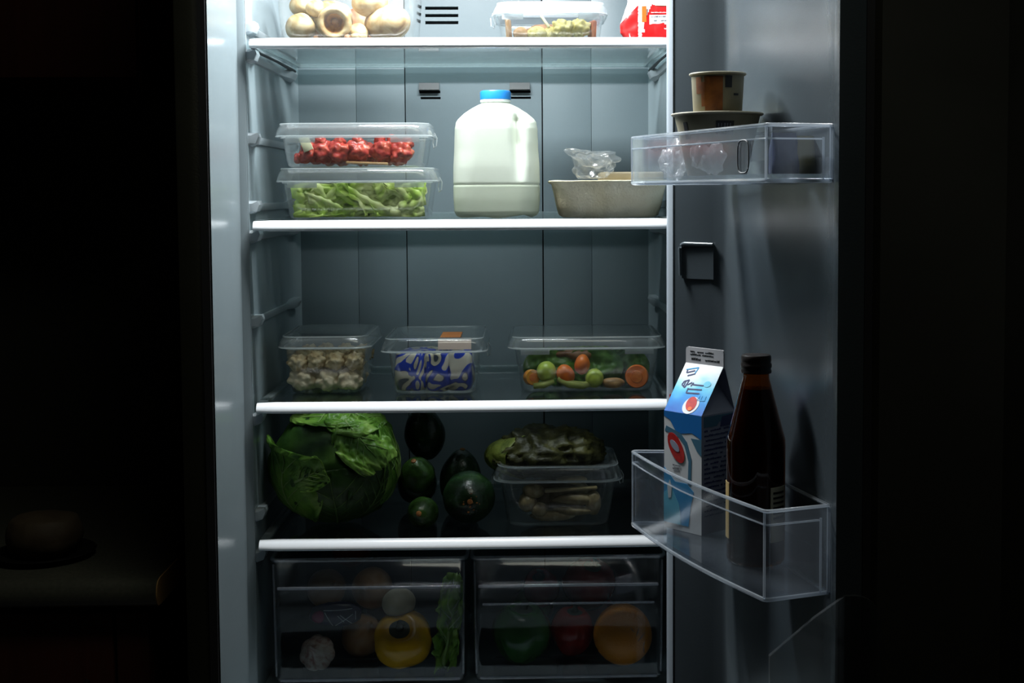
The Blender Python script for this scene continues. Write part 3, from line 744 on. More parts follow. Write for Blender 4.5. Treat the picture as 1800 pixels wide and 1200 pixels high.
obj('milk_filled_base', loft(bmesh.new(), [jring(z) for z in lo], True, False), 'milk', t, sharp=180)
obj('jug_body', loft(bmesh.new(), [jring(z) for z in hi], False, True), 'hdpe', t, sharp=180)
obj('neck_ring', lathe([(.0236, .1825), (.0244, .183), (.0244, .186), (.0236, .1865)], 40), 'ring_white', t)
cp = bmesh.new(); rings = []
for r, z in ((.0236, .1868), (.0240, .1872), (.0240, .1985), (.0230, .2003), (.0215, .2008)):
    rings.append([Vector(((r + (.0004 if i % 2 and .1870 < z < .199 else 0)) * math.cos(2 * PI * i / 90), (r + (.0004 if i % 2 and .1870 < z < .199 else 0)) * math.sin(2 * PI * i / 90), z)) for i in range(90)])
obj('cap', loft(cp, rings), 'cap_blue', t)

# pulp tray with bag
t = thing('pulp_tray', 'beige moulded pulp tray at the right end of the second shelf', 'tray', (.2235, .135, zB + .0005))
bm = bmesh.new(); rings = []
for w, d, r, z, sc_ in ((.146, .120, .034, .0, .05), (.158, .132, .036, .004, .05), (.166, .140, .036, .020, .03), (.174, .148, .036, .040, .012), (.180, .154, .036, .053, 0), (.190, .164, .038, .0555, 0), (.191, .165, .038, .0575, 0)):
    ring = []
    base = rrect(w, d, r, z, 10)
    for i_, (a, b) in enumerate(zip(base, base[1:] + base[:1])):
        k = 16 if i_ % 11 == 10 else 1
        for i in range(k): ring.append(a.lerp(b, i / k))
    out = []
    for p in ring:
        an = p.x * 2 * PI / .058
        q = p * (1 - sc_ * (math.cos(an + 1.2) ** 8) * (1 if abs(p.x) < w * .45 else .2)); q.z = z
        q += Vector((0, 0, .0008 * noise.noise(p * 60))); out.append(q)
    rings.append(out)
obj('tray_body', loft(bm, rings, True, False), 'pulp', t, sharp=60, solid=.0022)
bg = blob(.034, .030, .020, 4, .5, 34, 3, .3, 80, cell=.35, cfreq=55)
blob(.040, .022, .011, 4, .45, 34, 8, .32, 90, cell=.4, cfreq=60, center=(.004, -.004, .014), bm=bg)
for v in bg.verts:
    if v.co.z > .006: v.co.x -= .55 * (v.co.z - .006); v.co.z += .20 * abs(v.co.x) * (1 if v.co.x < 0 else .4)
    v.co.z = max(v.co.z, -.016)
put('plastic_bag', bg, 'film', (.200, .115, zB + .078), 'crumpled clear plastic bag lying in the beige pulp tray', 'bag', sharp=22)
lb = loft(bmesh.new(), [rrect(.100, .075, .014, .0), rrect(.104, .079, .016, .003), rrect(.104, .079, .016, .012), rrect(.098, .073, .014, .0145)])
put('board_box', lb, 'pulp_lid', (.262, .158, zB + .0580), 'low tan board box resting on the back of the pulp tray', 'box')

# ------------------------------------------------------------------ third shelf food
rng = random.Random(8)
k = 0
for j, y in enumerate((.100, .138, .178, .216)):
    for i in range(3):
        x = -.2635 + .037 * i + rng.uniform(-.003, .003)
        put('cauliflower_piece', blob(.0205, .020, .0172, 4, .20, 45, 50 + k, .12, 130, cell=.50, cfreq=85), 'cauli2', (x, y, zC + .0205), ('thick pale cauliflower piece low at the front of the small tub, %s' % ('left', 'middle', 'right')[i]) if j == 0 else 'pale cauliflower piece behind the front row of the small tub', 'food', 'pale cauliflower pieces low in the tub', sharp=180); k += 1
    for i in range(4):
        x = -.2715 + .030 * i + rng.uniform(-.002, .002)
        put('cauliflower_floret', floret(.0155, 80 + k), 'cauli', (x, y - .003, zC + .0500 + rng.uniform(-.002, .002)), ('browned floret in front in the small tub, %s from the left' % nth[i]) if j == 0 else 'browned knobbly floret behind the front row of the small tub', 'food', 'cauliflower florets in the small tub', sharp=180); k += 1
# marbled parcels
gm = 'marbled parcels in the clear tub'
for i, (x, y, z, sx, sy, sz, lab) in enumerate(((-.0925, .102, .034, .026, .020, .031, 'blue and cream marbled wrapped parcel at the left of its tub'),
        (-.050, .099, .033, .021, .018, .031, 'marbled parcel with a cream fold in the middle of its tub'),
        (-.0145, .101, .035, .021, .020, .032, 'upright blue marbled parcel at the right of its tub'),
        (-.0775, .162, .033, .035, .033, .030, 'marbled parcel at the back left of its tub'), (-.0210, .165, .033, .021, .032, .030, 'marbled parcel at the back right of its tub'))):
    bm = bmesh.new()
    rr_ = [rrect(2 * sx * kx, 2 * sy * kx, min(sx, sy) * .55, zz, 8) for kx, zz in ((.66, -sz), (.88, -sz * .93), (.99, -sz * .6), (1, 0), (.99, sz * .6), (.88, sz * .93), (.66, sz))]
    for rg in rr_:
        for p in rg: p += Vector((noise.noise(p * 45 + Vector((i * 5, 0, 0))), noise.noise(p * 45 + Vector((0, i * 5, 3))), 0)) * .004
    loft(bm, rr_); bmesh.ops.subdivide_edges(bm, edges=bm.edges[:], cuts=1)
    put('marbled_parcel', bm, 'marble', (x, y, zC + z), lab, 'parcel', gm, sharp=70)
lb_t = [o for o in bpy.data.objects if o.get('label', '').startswith('clear tub with blue')][0]
lb_l = [o for o in lb_t.children if o.name.startswith('tub_lid')][0]
o = obj('price_sticker', boxm(.008, .040, -.070, .010, .0876, .0882), 'sticker', lb_l); o['label'] = 'orange-brown sticker'
o = obj('price_sticker', prism(rect2(.006, .058, .071, .088), (0, -.1038, 0), (1, 0, 0), (0, .18, 1), .0005), 'sticker2', lb_l); o['label'] = 'pale pinkish sticker'

# vegetables
def round_slice(loc, r, th, rot, label, mm=('carrot', 'carrotcore')):
    t = thing('carrot_slice', label, 'carrot', loc); t.rotation_euler = rot
    obj('slice', lathe([(r * .9, -th), (r, -th * .7), (r, th * .7), (r * .93, th)], 28), mm[0], t, sharp=50)
    obj('slice_core', lathe([(r * .52, th), (r * .50, th + .0006), (r * .2, th + .0009)], 24), mm[1], t, sharp=50)
round_slice((.2665, .094, zC + .0225), .0185, .006, (R(88), 0, R(-10)), 'large round carrot slice at the right of the wide veg tub')
put('carrot_piece', blob(.0125, .013, .0165, 3, .1, 60, 201), 'carrot', (.1795, .098, zC + .0415), 'carrot piece standing highest in the wide veg tub', 'carrot', sharp=180, rot=(0, R(12), 0))
put('carrot_piece', blob(.0140, .014, .0175, 3, .1, 60, 202), 'carrot', (.1525, .093, zC + .0265), 'carrot piece leaning between the two green balls in the veg tub', 'carrot', sharp=180, rot=(0, R(-20), 0))
round_slice((.0985, .0965, zC + .022), .0125, .006, (R(85), 0, R(25)), 'yellow-orange slice at the left end of the wide veg tub', ('amber', 'carrotcore'))
for loc, r, lab in (((.1225, .0945, zC + .0310), .0158, 'green ball near the left of the wide veg tub'), ((.1985, .0930, zC + .0205), .0146, 'green ball right of centre in the wide veg tub')):
    t = thing('green_ball', lab, 'vegetable', loc)
    obj('fruit', blob(r, r, r * 1.04, 4, .05, 40, int(r * 1e5)), 'limeg', t, sharp=180)
    obj('stem_end', lathe([(.003, r * .98), (.0035, r * 1.03), (.002, r * 1.10)], 12), 'stalk', t, rot=(R(-25), R(15), 0))
def leafsheet(w, h, seed, amp):
    def f(u, v):
        x = (u - .5) * w * (math.sin(PI * (.12 + .8 * v)) ** .6); z = v * h
        q = Vector((u * 3 + seed, v * 3, seed * 2))
        y = amp * noise.noise(q) + amp * .5 * noise.noise(q * 3) - .25 * amp * math.exp(-((u - .5) / .05) ** 2)
        return Vector((x, y, z))
    return sheet(f, 22, 20)
for i, (x, y, w, h, rz, rx) in enumerate(((.128, .130, .085, .062, 5, -12), (.200, .128, .095, .064, -6, -10), (.255, .134, .070, .058, -20, -14), (.165, .170, .11, .058, 8, -6), (.240, .175, .09, .056, -8, -6))):
    put('green_leaf', leafsheet(w, h, 3.3 * i + 1, .014), 'leaf', (x, y, zC + .0035), ('dark green leaf standing behind the left veg pieces', 'broad dark green leaf in the middle of the wide veg tub', 'green leaf at the right end of the wide veg tub', 'green leaf far back in the left half of the veg tub', 'green leaf far back in the right half of the veg tub')[i], 'leaf', 'leaves in the wide veg tub', rot=(R(rx), 0, R(rz)), sharp=180, solid=.0008)
put('stalk', tube(bmesh.new(), [(-.028, 0, .012), (-.01, -.002, .004), (.012, 0, .001), (.03, .003, .004)], [.005, .0065, .006, .004], 12), 'stalk', (.168, .087, zC + .0085), 'pale green stalk lying low in the wide veg tub', 'vegetable', sharp=180)
put('stalk', tube(bmesh.new(), [(-.016, 0, .002), (0, -.002, .004), (.016, 0, .010)], [.0045, .0055, .004], 12), 'stalk', (.118, .085, zC + .0075), 'pale green stalk under the left green ball', 'vegetable', sharp=180)
put('mushroom_piece', blob(.018, .012, .0085, 3, .2, 60, 205), 'tanfood', (.229, .092, zC + .0125), 'light brown piece at the bottom of the wide veg tub', 'food', sharp=180)
put('mushroom_piece', blob(.045, .016, .009, 4, .25, 50, 206), 'brownfood', (.185, .150, zC + .0520), 'brown-red food lying high at the back of the veg tub', 'food', sharp=180)

# ------------------------------------------------------------------ lowest shelf
cc = Vector((-.2165, .112, zD + .0945))
t = thing('cabbage', 'large dark green cabbage with curling outer leaves on the lowest shelf', 'cabbage', cc)
RX, RY, RZ = .100, .094, .091
def sph(az, el, k=1.0):
    """az 0 faces the room, positive to the right; el up"""
    return Vector((RX * math.sin(az) * math.cos(el), -RY * math.cos(az) * math.cos(el), RZ * math.sin(el))) * k
bm = bmesh.new(); bmesh.ops.create_uvsphere(bm, u_segments=72, v_segments=40, radius=1)
for v in bm.verts:
    d = v.co.normalized(); an = math.atan2(d.x, -d.y); el = math.asin(max(-1, min(1, d.z)))
    ridge = .012 * math.sin(an * 9 + 3 * el + 2 * noise.noise(d * 2)) + .012 * math.sin(an * 21 + 5 * noise.noise(d * 3)) * .5
    v.co = Vector((d.x * RX, d.y * RY, d.z * RZ)) * (1 + ridge * max(0, math.cos(el)) + .05 * noise.noise(d * 3.1) + .015 * noise.noise(d * 11))
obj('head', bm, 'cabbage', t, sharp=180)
def cab_leaf(c_az, c_el, span_u, span_v, rot, r0, roll, out, ruff, m, seed, ribs=0, savoy=.014):
    """leaf lying on the head from its base (v=0) to its tip (v=1); the tip rolls outward"""
    ca, sa = math.cos(rot), math.sin(rot)
    def f(u, v):
        s = (u - .5) * 2
        wid = (math.sin(PI * (.14 + .74 * v)) ** .5)
        q = max(0, (v - .66) / .34)
        b = (v - .5) * 2 * span_v - roll * q * q
        a = s * span_u * wid
        az = c_az + (a * ca - b * sa) / max(.45, math.cos(c_el)); el = c_el + a * sa + b * ca
        e = max(0, (max(abs(s), q) - .5) / .5)
        n1 = noise.noise(Vector((s * 3.5 + seed, v * 5, seed))) + .6 * noise.noise(Vector((s * 9 + seed, v * 11, seed)))
        kk = r0 + ruff * e * n1 + out * math.sin(PI * .62 * q) + savoy * noise.noise(Vector((s * 7, v * 9, seed))) + savoy * .5 * noise.noise(Vector((s * 16, v * 18, seed)))
        kk += ribs * abs(math.sin(s * 9)) * (1 - .5 * v) - .014 * math.exp(-(s / .05) ** 2)
        p = sph(az, el, kk)
        p.z = max(-.0935, min(p.z, .0945)); p.x = max(-.1055, min(.104, p.x)); p.y = max(-.113, p.y)
        return p
    o = obj('outer_leaf', sheet(f, 44, 48), m, t, sharp=180, solid=.0011)
    vp = [f(.5, .02 + .80 * i / 14) * 1.010 for i in range(15)]
    vb = tube(bmesh.new(), vp, [.0024 - .00014 * i for i in range(15)], 6)
    for sgn in (-1, 1):
        for q in range(4):
            v0 = .10 + .15 * q
            tube(vb, [f(.5 + sgn * .5 * s_ * .62, min(.97, v0 + .30 * s_)) * 1.007 for s_ in (0, .25, .5, .75, 1)], [.0011, .0009, .0007, .0005, .0003], 5)
    obj('vein', vb, 'vein' if m == 'cabbage_lit' else 'vein_shaded', o, sharp=180)
    return o
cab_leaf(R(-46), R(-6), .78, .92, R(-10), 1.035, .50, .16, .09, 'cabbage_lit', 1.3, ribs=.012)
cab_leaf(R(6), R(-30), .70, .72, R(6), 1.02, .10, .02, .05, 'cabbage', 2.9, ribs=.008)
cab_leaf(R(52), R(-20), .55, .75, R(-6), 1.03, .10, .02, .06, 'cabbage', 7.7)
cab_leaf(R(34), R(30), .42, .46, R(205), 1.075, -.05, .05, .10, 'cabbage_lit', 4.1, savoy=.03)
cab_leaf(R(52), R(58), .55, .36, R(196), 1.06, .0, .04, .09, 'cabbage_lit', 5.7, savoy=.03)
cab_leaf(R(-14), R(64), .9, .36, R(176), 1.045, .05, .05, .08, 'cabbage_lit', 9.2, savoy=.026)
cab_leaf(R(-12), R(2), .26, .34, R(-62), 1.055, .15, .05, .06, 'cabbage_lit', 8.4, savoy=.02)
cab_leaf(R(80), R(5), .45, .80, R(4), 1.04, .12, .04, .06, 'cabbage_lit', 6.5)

def avocado(loc, rx, rz, rot, m, lab, seed, scar=True):
    t = thing('avocado', lab, 'avocado', loc); t.rotation_euler = rot
    bm = bmesh.new(); bmesh.ops.create_uvsphere(bm, u_segments=32, v_segments=24, radius=1)
    for v in bm.verts:
        d = v.co.normalized(); k = 1 - .16 * max(0, d.z) ** 1.5
        v.co = Vector((d.x * rx * k, d.y * rx * k, d.z * rz)) * (1 + .03 * noise.noise(d * 2.2 + Vector((seed, 0, 0))) + .008 * noise.noise(d * 14))
    obj('skin', bm, m, t, sharp=180)
    obj('stem_scar', lathe([(.0045, rz * .985), (.0038, rz + .0012), (.0015, rz + .0020)], 14), 'scar', t)
    if scar:
        b2 = bmesh.new(); rng2 = random.Random(seed)
        for i in range(12):
            an = rng2.uniform(0, 2 * PI); q = rng2.uniform(.004, .017)
            p = Vector((q * math.cos(an), q * math.sin(an) - .004, 0)); zz = rz * math.sqrt(max(.01, 1 - (p.length / (rx * .92)) ** 2))
            blob(rng2.uniform(.0008, .0022), rng2.uniform(.0008, .0022), .0009, 1, .2, 100, i, center=(p.x, p.y, zz * 1.002), bm=b2)
        obj('scar_specks', b2, 'scar', t)
avocado((-.0020, .0850, zD + .0435), .0415, .047, (R(86), 0, R(4)), 'avo', 'biggest dark green avocado, in front with orange-brown stem scar facing out', 1)
avocado((-.0735, .0600, zD + .0255), .0245, .030, (R(80), 0, R(-8)), 'avo_light', 'small green avocado lowest at the front, beside the cabbage', 2, False)
avocado((-.0850, .1080, zD + .0755), .0280, .032, (R(35), R(-10), 0), 'avo_light', 'mid green avocado right against the cabbage, halfway up', 3, False)
avocado((-.0200, .1850, zD + .0505), .0350, .050, (R(-4), R(4), 0), 'avo', 'dark green avocado standing behind the biggest one', 4, False)
avocado((-.0795, .1950, zD + .1260), .0340, .046, (R(15), R(-6), 0), 'avo', 'dark green avocado on top of the heap, under the third shelf', 5, False)
avocado((-.0930, .2050, zD + .0400), .0330, .036, (R(20), R(30), 0), 'avo', 'dark green avocado hidden low at the back of the heap', 6, False)

# dark tub food and leafy bundle
gz = zD + .003
for i, (x, y, z, a, b_, c, m, lab) in enumerate((
        (.092, .083, .030, .015, .012, .013, 'greyfood', 'roundish grey-brown lump at the left of the dim tub'), (.109, .079, .020, .013, .011, .012, 'greyfood', 'pale grey-brown lump low at the left of the dim tub'),
        (.168, .084, .036, .038, .012, .010, 'greyfood', 'long grey-brown piece under the pale strip in the dim tub'), (.165, .082, .018, .036, .011, .008, 'greyfood', 'long grey-brown piece lowest in the dim tub'),
        (.135, .120, .030, .055, .025, .024, 'greyfood', 'brownish mass in the middle of the dim tub'), (.145, .170, .030, .050, .022, .024, 'greyfood', 'brownish mass at the back of the dim tub'),
        (.100, .085, .049, .018, .012, .012, 'greyfood', 'grey-brown lump high at the left of the dim tub'),
        (.195, .084, .030, .012, .012, .022, 'greyfood', 'upright grey-brown piece at the right of the dim tub'), (.130, .081, .010, .040, .010, .008, 'greyfood', 'flat brownish layer on the floor of the dim tub'),
        (.160, .090, .0655, .026, .014, .0065, 'palestrip', 'cream piece just beneath the lid of the dim tub'))):
    put('cooked_piece', blob(a, b_, c, 4, .2, 40, 300 + i, .06, 120), m, (x, y, gz + z), lab, 'food', 'food in the dim tub', sharp=180)
put('cooked_strip', boxm(-.042, .042, -.006, .006, -.0025, .0025, bev=.0018), 'palestrip', (.160, .080, gz + .0525), 'long pale tan strip across the top of the dim tub', 'food', rot=(0, R(-2.5), R(2)))
t = thing('leafy_bundle', 'wrapped bundle of dark olive leaves lying on the dim tub', 'vegetable', (.122, .128, zD + .1020))
bm = bmesh.new(); bmesh.ops.create_uvsphere(bm, u_segments=90, v_segments=48, radius=1)
bmesh.ops.rotate(bm, verts=bm.verts[:], matrix=Matrix.Rotation(R(90), 3, 'Y'))
for v in bm.verts:
    d = v.co.normalized()
    an = math.atan2(d.z, d.y)
    fold = .09 * (1 - 2 * abs(math.sin(d.x * 8 + 1.6 * math.sin(an) + 2.5 * noise.noise(d * 2)))) + .10 * noise.noise(Vector((d.x * 7, d.y * 5, d.z * 5 + 2))) + .08 * noise.noise(d * 9)
    p = Vector((math.copysign(abs(d.x) ** .8, d.x) * .093, d.y * .064, d.z * .037)) * (1 + fold * (1 - d.x * d.x * .6))
    p.z *= 1.25 if p.z > 0 else 1; p.z += .004 * d.x; p.z = max(p.z, -.0345); v.co = p
obj('leaves', bm, 'olive', t, sharp=180)
def lf(u, v):
    s = (u - .5) * 2; a = R(150 + 78 * v); el = s * 1.05
    k = 1.06 + .05 * noise.noise(Vector((u * 5, v * 5, 1)))
    d = Vector((math.cos(a) * math.cos(el), math.sin(a) * -1 * math.cos(el) * 1.0, math.sin(el)))
    p = Vector((d.x * .094, -abs(d.y) * .066, d.z * .038)) * k
    p.z = max(p.z, -.034); return p
obj('end_leaf', sheet(lf, 20, 20), 'olive_yellow', t, sharp=180, solid=.001)

# ------------------------------------------------------------------ crisper drawers
def drawer(x0, x1, lab, ridge2):
    t = thing('crisper_drawer', lab, 'drawer', ((x0 + x1) / 2, 0, .7175))
    w = x1 - x0; h = .201; y0, y1 = -.006, .36
    cy = (y0 + y1) / 2; d = y1 - y0
    rings = [rrect(w - .020, d - .020, .010, .0015, 4, 0, cy), rrect(w - .008, d - .008, .012, .004, 4, 0, cy), rrect(w - .004, d - .004, .012, .010, 4, 0, cy), rrect(w - .0038, d - .0038, .012, .013, 4, 0, cy), rrect(w - .003, d - .003, .012, .05, 4, 0, cy), rrect(w, d, .012, h - .004, 4, 0, cy)]
    obj('tub_body', loft(bmesh.new(), rings, True, False), 'drawer', t, sharp=60, solid=.002, off=-1)
    obj('rim', tube(bmesh.new(), rrect(w, d, .012, h - .004, 5, 0, cy), .0032, 6, closed=True), 'drawer_rim', t)
    b = bmesh.new()
    box(b, -w / 2 + .010, w / 2 - .010, y0 - .007, y0 - .0005, h - .048, h - .0445, .001)
    if ridge2: box(b, -w / 2 + .016, w / 2 - .016, y0 - .006, y0 - .0005, h - .076, h - .0735, .001)
    obj('front_ridge', b, 'drawer_rim', t)
    for s in (-1, 1):
        obj('front_edge', tube(bmesh.new(), [(s * (w / 2 - .006), y0 - .0005, .018), (s * (w / 2 - .004), y0 - .0005, h - .01)], .0016, 6), 'drawer_rim', t)
    obj('front_edge', tube(bmesh.new(), [(-w / 2 + .012, y0 + .001, .010), (w / 2 - .012, y0 + .001, .010)], .0018, 6), 'drawer_rim', t)
    obj('floor_rib', tube(bmesh.new(), [(-w / 2 + .03, y0 + .10, .007), (w / 2 - .03, y0 + .10, .007)], .0015, 6), 'drawer_rim', t)
    return t
drawer(-.300, -.003, 'left clear crisper drawer, holding the yellow pepper', False)
drawer(.005, .300, 'right clear crisper drawer, holding the green pepper and orange', True)
zf = .7175 + .0055
def pepper(loc, r, h, rot, m, lab, lobes, seed, stem=True, depth=.12):
    t = thing('bell_pepper', lab, 'pepper', loc); t.rotation_euler = rot
    bm = bmesh.new(); bmesh.ops.create_uvsphere(bm, u_segments=48, v_segments=28, radius=1)
    for v in bm.verts:
        d = v.co.normalized(); an = math.atan2(d.y, d.x)
        k = 1 + depth * (abs(math.cos(an * lobes / 2 + seed)) ** .7 - .6) * math.sqrt(max(0, 1 - d.z * d.z * .5))
        rr = math.sqrt(d.x * d.x + d.y * d.y); sq = rr ** .75
        dx = d.x / max(rr, 1e-5) * sq; dy = d.y / max(rr, 1e-5) * sq
        z = d.z * h
        if d.z > 0: z -= h * .28 * max(0, 1 - rr / .5) ** 1.3
        else: z += h * .16 * max(0, 1 - rr / .4); dx *= 1 + .16 * d.z; dy *= 1 + .16 * d.z
        v.co = Vector((dx * r * k, dy * r * k, z)) * (1 + .03 * noise.noise(d * 2 + Vector((seed, 0, 0))))
    obj('flesh', bm, m, t, sharp=180)
    if stem:
        st = blob(r * .52, r * .46, h * .10, 3, .3, 60, seed, center=(0, 0, h * .78))
        tube(st, [(0, 0, h * .72), (.001, .001, h * .95), (.004, .003, h * 1.12)], [.008, .006, .0068], 10)
        obj('stem', st, 'stemgreen', t, sharp=180)
    return t
pepper((-.1065, .0560, zf + .0445), .046, .042, (R(42), 0, R(-8)), 'ypep', 'yellow pepper with dark stem at the front of the left drawer', 4, 1.0, True, .10)
pepper((.0800, .0700, zf + .0490), .0450, .048, (R(8), R(4), 0), 'gpep', 'green pepper at the left of the right drawer', 4, .4)
pepper((.1620, .1000, zf + .0405), .0340, .040, (R(10), 0, R(30)), 'rpep', 'red pepper between the green pepper and the orange', 4, 1.9)
pepper((.1920, .1650, zf + .0980), .0430, .042, (R(20), R(10), 0), 'rpep', 'dark red pepper highest at the back of the right drawer', 4, 2.6)
pepper((.1130, .1900, zf + .0840), .0300, .034, (R(30), R(-10), 0), 'rpep', 'small red pepper behind the green pepper', 3, 3.6)
pepper((.2000, .2100, zf + .0340), .0400, .0335, (0, 0, 0), 'rpep', 'red pepper low at the back, hidden behind the orange', 4, 4.6)
pepper((.1000, .2450, zf + .0360), .0360, .034, (0, 0, 0), 'gpep', 'green pepper low at the back behind the front green one', 4, 5.6)
t = thing('orange', 'orange with a torn scar at the right of the right drawer', 'orange', (.2405, .0580, zf + .0485))
obj('peel', blob(.0465, .0465, .0475, 5, .03, 20, 2), 'orangef', t, sharp=180)
sb = bmesh.new()
for i, (x, z, a, l) in enumerate(((.020, .016, 65, .012), (.026, .008, 40, .016), (.030, -.004, 75, .010), (.012, .020, -50, .010), (.030, -.014, 100, .014))):
    p = [Vector((x + math.cos(R(a)) * l * (s - .5), 0, z + math.sin(R(a)) * l * (s - .5))) for s in (0, .5, 1)]
    for q in p: q.y = -math.sqrt(max(.0001, .0467 ** 2 - q.x ** 2 - q.z ** 2)) - .0003
    tube(sb, p, [.0005, .0016, .0005], 5)
obj('scar', sb, 'brownfood', t)
# left drawer
t = thing('mushroom', 'pale round mushroom above the yellow pepper', 'mushroom', (-.1140, .0700, zf + .1000))
obj('mushroom_cap', blob(.0265, .0265, .0235, 4, .06, 30, 3), 'mushroom', t, sharp=180)
obj('stem', lathe([(.009, -.030), (.0095, -.02), (.008, -.010)], 16), 'mushroom', t)
def onion(loc, r, m, lab, name='onion', cat='onion'):
    t = thing(name, lab, cat, loc)
    obj('bulb', lathe([(.002, -r * .95), (r * .45, -r * .9), (r * .85, -r * .6), (r, 0), (r * .88, r * .5), (r * .5, r * .86), (r * .2, r * 1.02), (r * .10, r * 1.25), (r * .06, r * 1.4)], 28), m, t, sharp=180)
    obj('roots', blob(r * .18, r * .18, r * .08, 2, .4, 200, 5, center=(0, 0, -r * .93)), 'tanfood', t)
    return t
onion((-.1780, .1150, zf + .0340), .0340, 'onion', 'brown onion low in the middle of the left drawer').rotation_euler = (R(40), R(30), 0)
onion((-.1630, .1350, zf + .1050), .0340, 'onion', 'pale brown onion high in the middle of the left drawer').rotation_euler = (R(70), R(-30), 0)
onion((-.2400, .1500, zf + .1010), .0320, 'onion', 'brown onion high at the left of the left drawer').rotation_euler = (R(50), R(40), 0)
onion((-.2050, .2000, zf + .1550), .0330, 'redonion', 'dark red onion topmost at the back of the left drawer').rotation_euler = (R(60), R(10), 0)
onion((-.1500, .2100, zf + .0480), .0340, 'redonion', 'dark red onion low at the back of the left drawer').rotation_euler = (R(10), R(10), 0)
t = thing('garlic_bulb', 'garlic bulb at the bottom left of the left drawer', 'garlic', (-.2420, .0560, zf + .0265)); t.rotation_euler = (R(55), R(-20), 0)
bm = bmesh.new(); rings = []
for k_, z in ((.12, -.020), (.7, -.018), (.96, -.008), (1, .002), (.8, .012), (.42, .020), (.2, .026), (.14, .036)):
    rings.append([Vector(((.026 * k_) * (1 + .10 * abs(math.sin(3.5 * 2 * PI * i / 42))) * math.cos(2 * PI * i / 42), (.026 * k_) * (1 + .10 * abs(math.sin(3.5 * 2 * PI * i / 42))) * math.sin(2 * PI * i / 42), z)) for i in range(42)])
obj('bulb', loft(bm, rings), 'garlic', t, sharp=180)
obj('roots', blob(.008, .008, .004, 2, .5, 300, 5, center=(0, 0, -.021)), 'tanfood', t)
t = thing('snack_packet', 'dark navy crumpled packet with white scribbled print in the left drawer', 'packet', (-.2130, .0790, zf + .0800)); t.rotation_euler = (R(8), 0, R(4))
pk = blob(.042, .014, .020, 4, .16, 40, 7, .06, 120)
obj('packet_body', pk, 'net', t, sharp=180)
obj('print_patch', blob(.011, .006, .010, 3, .15, 60, 9, center=(-.028, -.0085, .001)), 'magenta', t, sharp=180)
b = bmesh.new()
for p in (((-.018, .010), (-.006, -.012)), ((-.002, -.012), (.026, .006)), ((.006, .006), (.024, -.010)), ((.030, .010), (.030, -.004)), ((-.02, .013), (.025, .014)), ((.002, .005), (.012, -.006))):
    pp = []
    for s in (0, .25, .5, .75, 1):
        x = p[0][0] + (p[1][0] - p[0][0]) * s; z = p[0][1] + (p[1][1] - p[0][1]) * s
        pp.append((x, -.0155 * math.sqrt(max(.05, 1 - (x / .046) ** 2 - (z / .0235) ** 2)) - .0012, z))
    tube(b, pp, .0005, 5)
obj('printed_text', b, 'white', t)
def lettl(u, v):
    s = (u - .5) * 2; wid = .0235 * (math.sin(PI * min(1, .12 + .78 * v)) ** .6) * (.85 + .15 * v)
    e = abs(s) ** 3
    q = Vector((s * 3, v * 7, 1.5))
    return Vector((s * wid + .006 * (v - .4) + .006 * noise.noise(q) + .004 * e * noise.noise(q * 3), -.012 * s * s + e * .022 * noise.noise(q * 2) + .016 * noise.noise(q * 1.1) + .005 * noise.noise(q * 3), v * .150 + e * .012 * noise.noise(q * 2.2)))
t = thing('lettuce_leaf', 'upright bright green lettuce leaf at the right of the left drawer', 'lettuce', (-.0370, .0480, zf + .002)); t.rotation_euler = (R(-4), R(3), R(-6))
obj('blade', sheet(lettl, 20, 40), 'lettuce', t, sharp=180, solid=.0008)
vb = tube(bmesh.new(), [lettl(.5, i / 16) + Vector((0, -.0012, 0)) for i in range(16)], [.0034 - .00018 * i for i in range(16)], 8)
for sgn in (-1, 1):
    for q in range(2, 7):
        tube(vb, [lettl(.5 + sgn * .42 * s_, min(.98, .1 * q + .2 * s_)) + Vector((0, -.0008, 0)) for s_ in (0, .33, .66, 1)], [.0013, .001, .0008, .0004], 5)
obj('midrib', vb, 'vein', t, sharp=180)

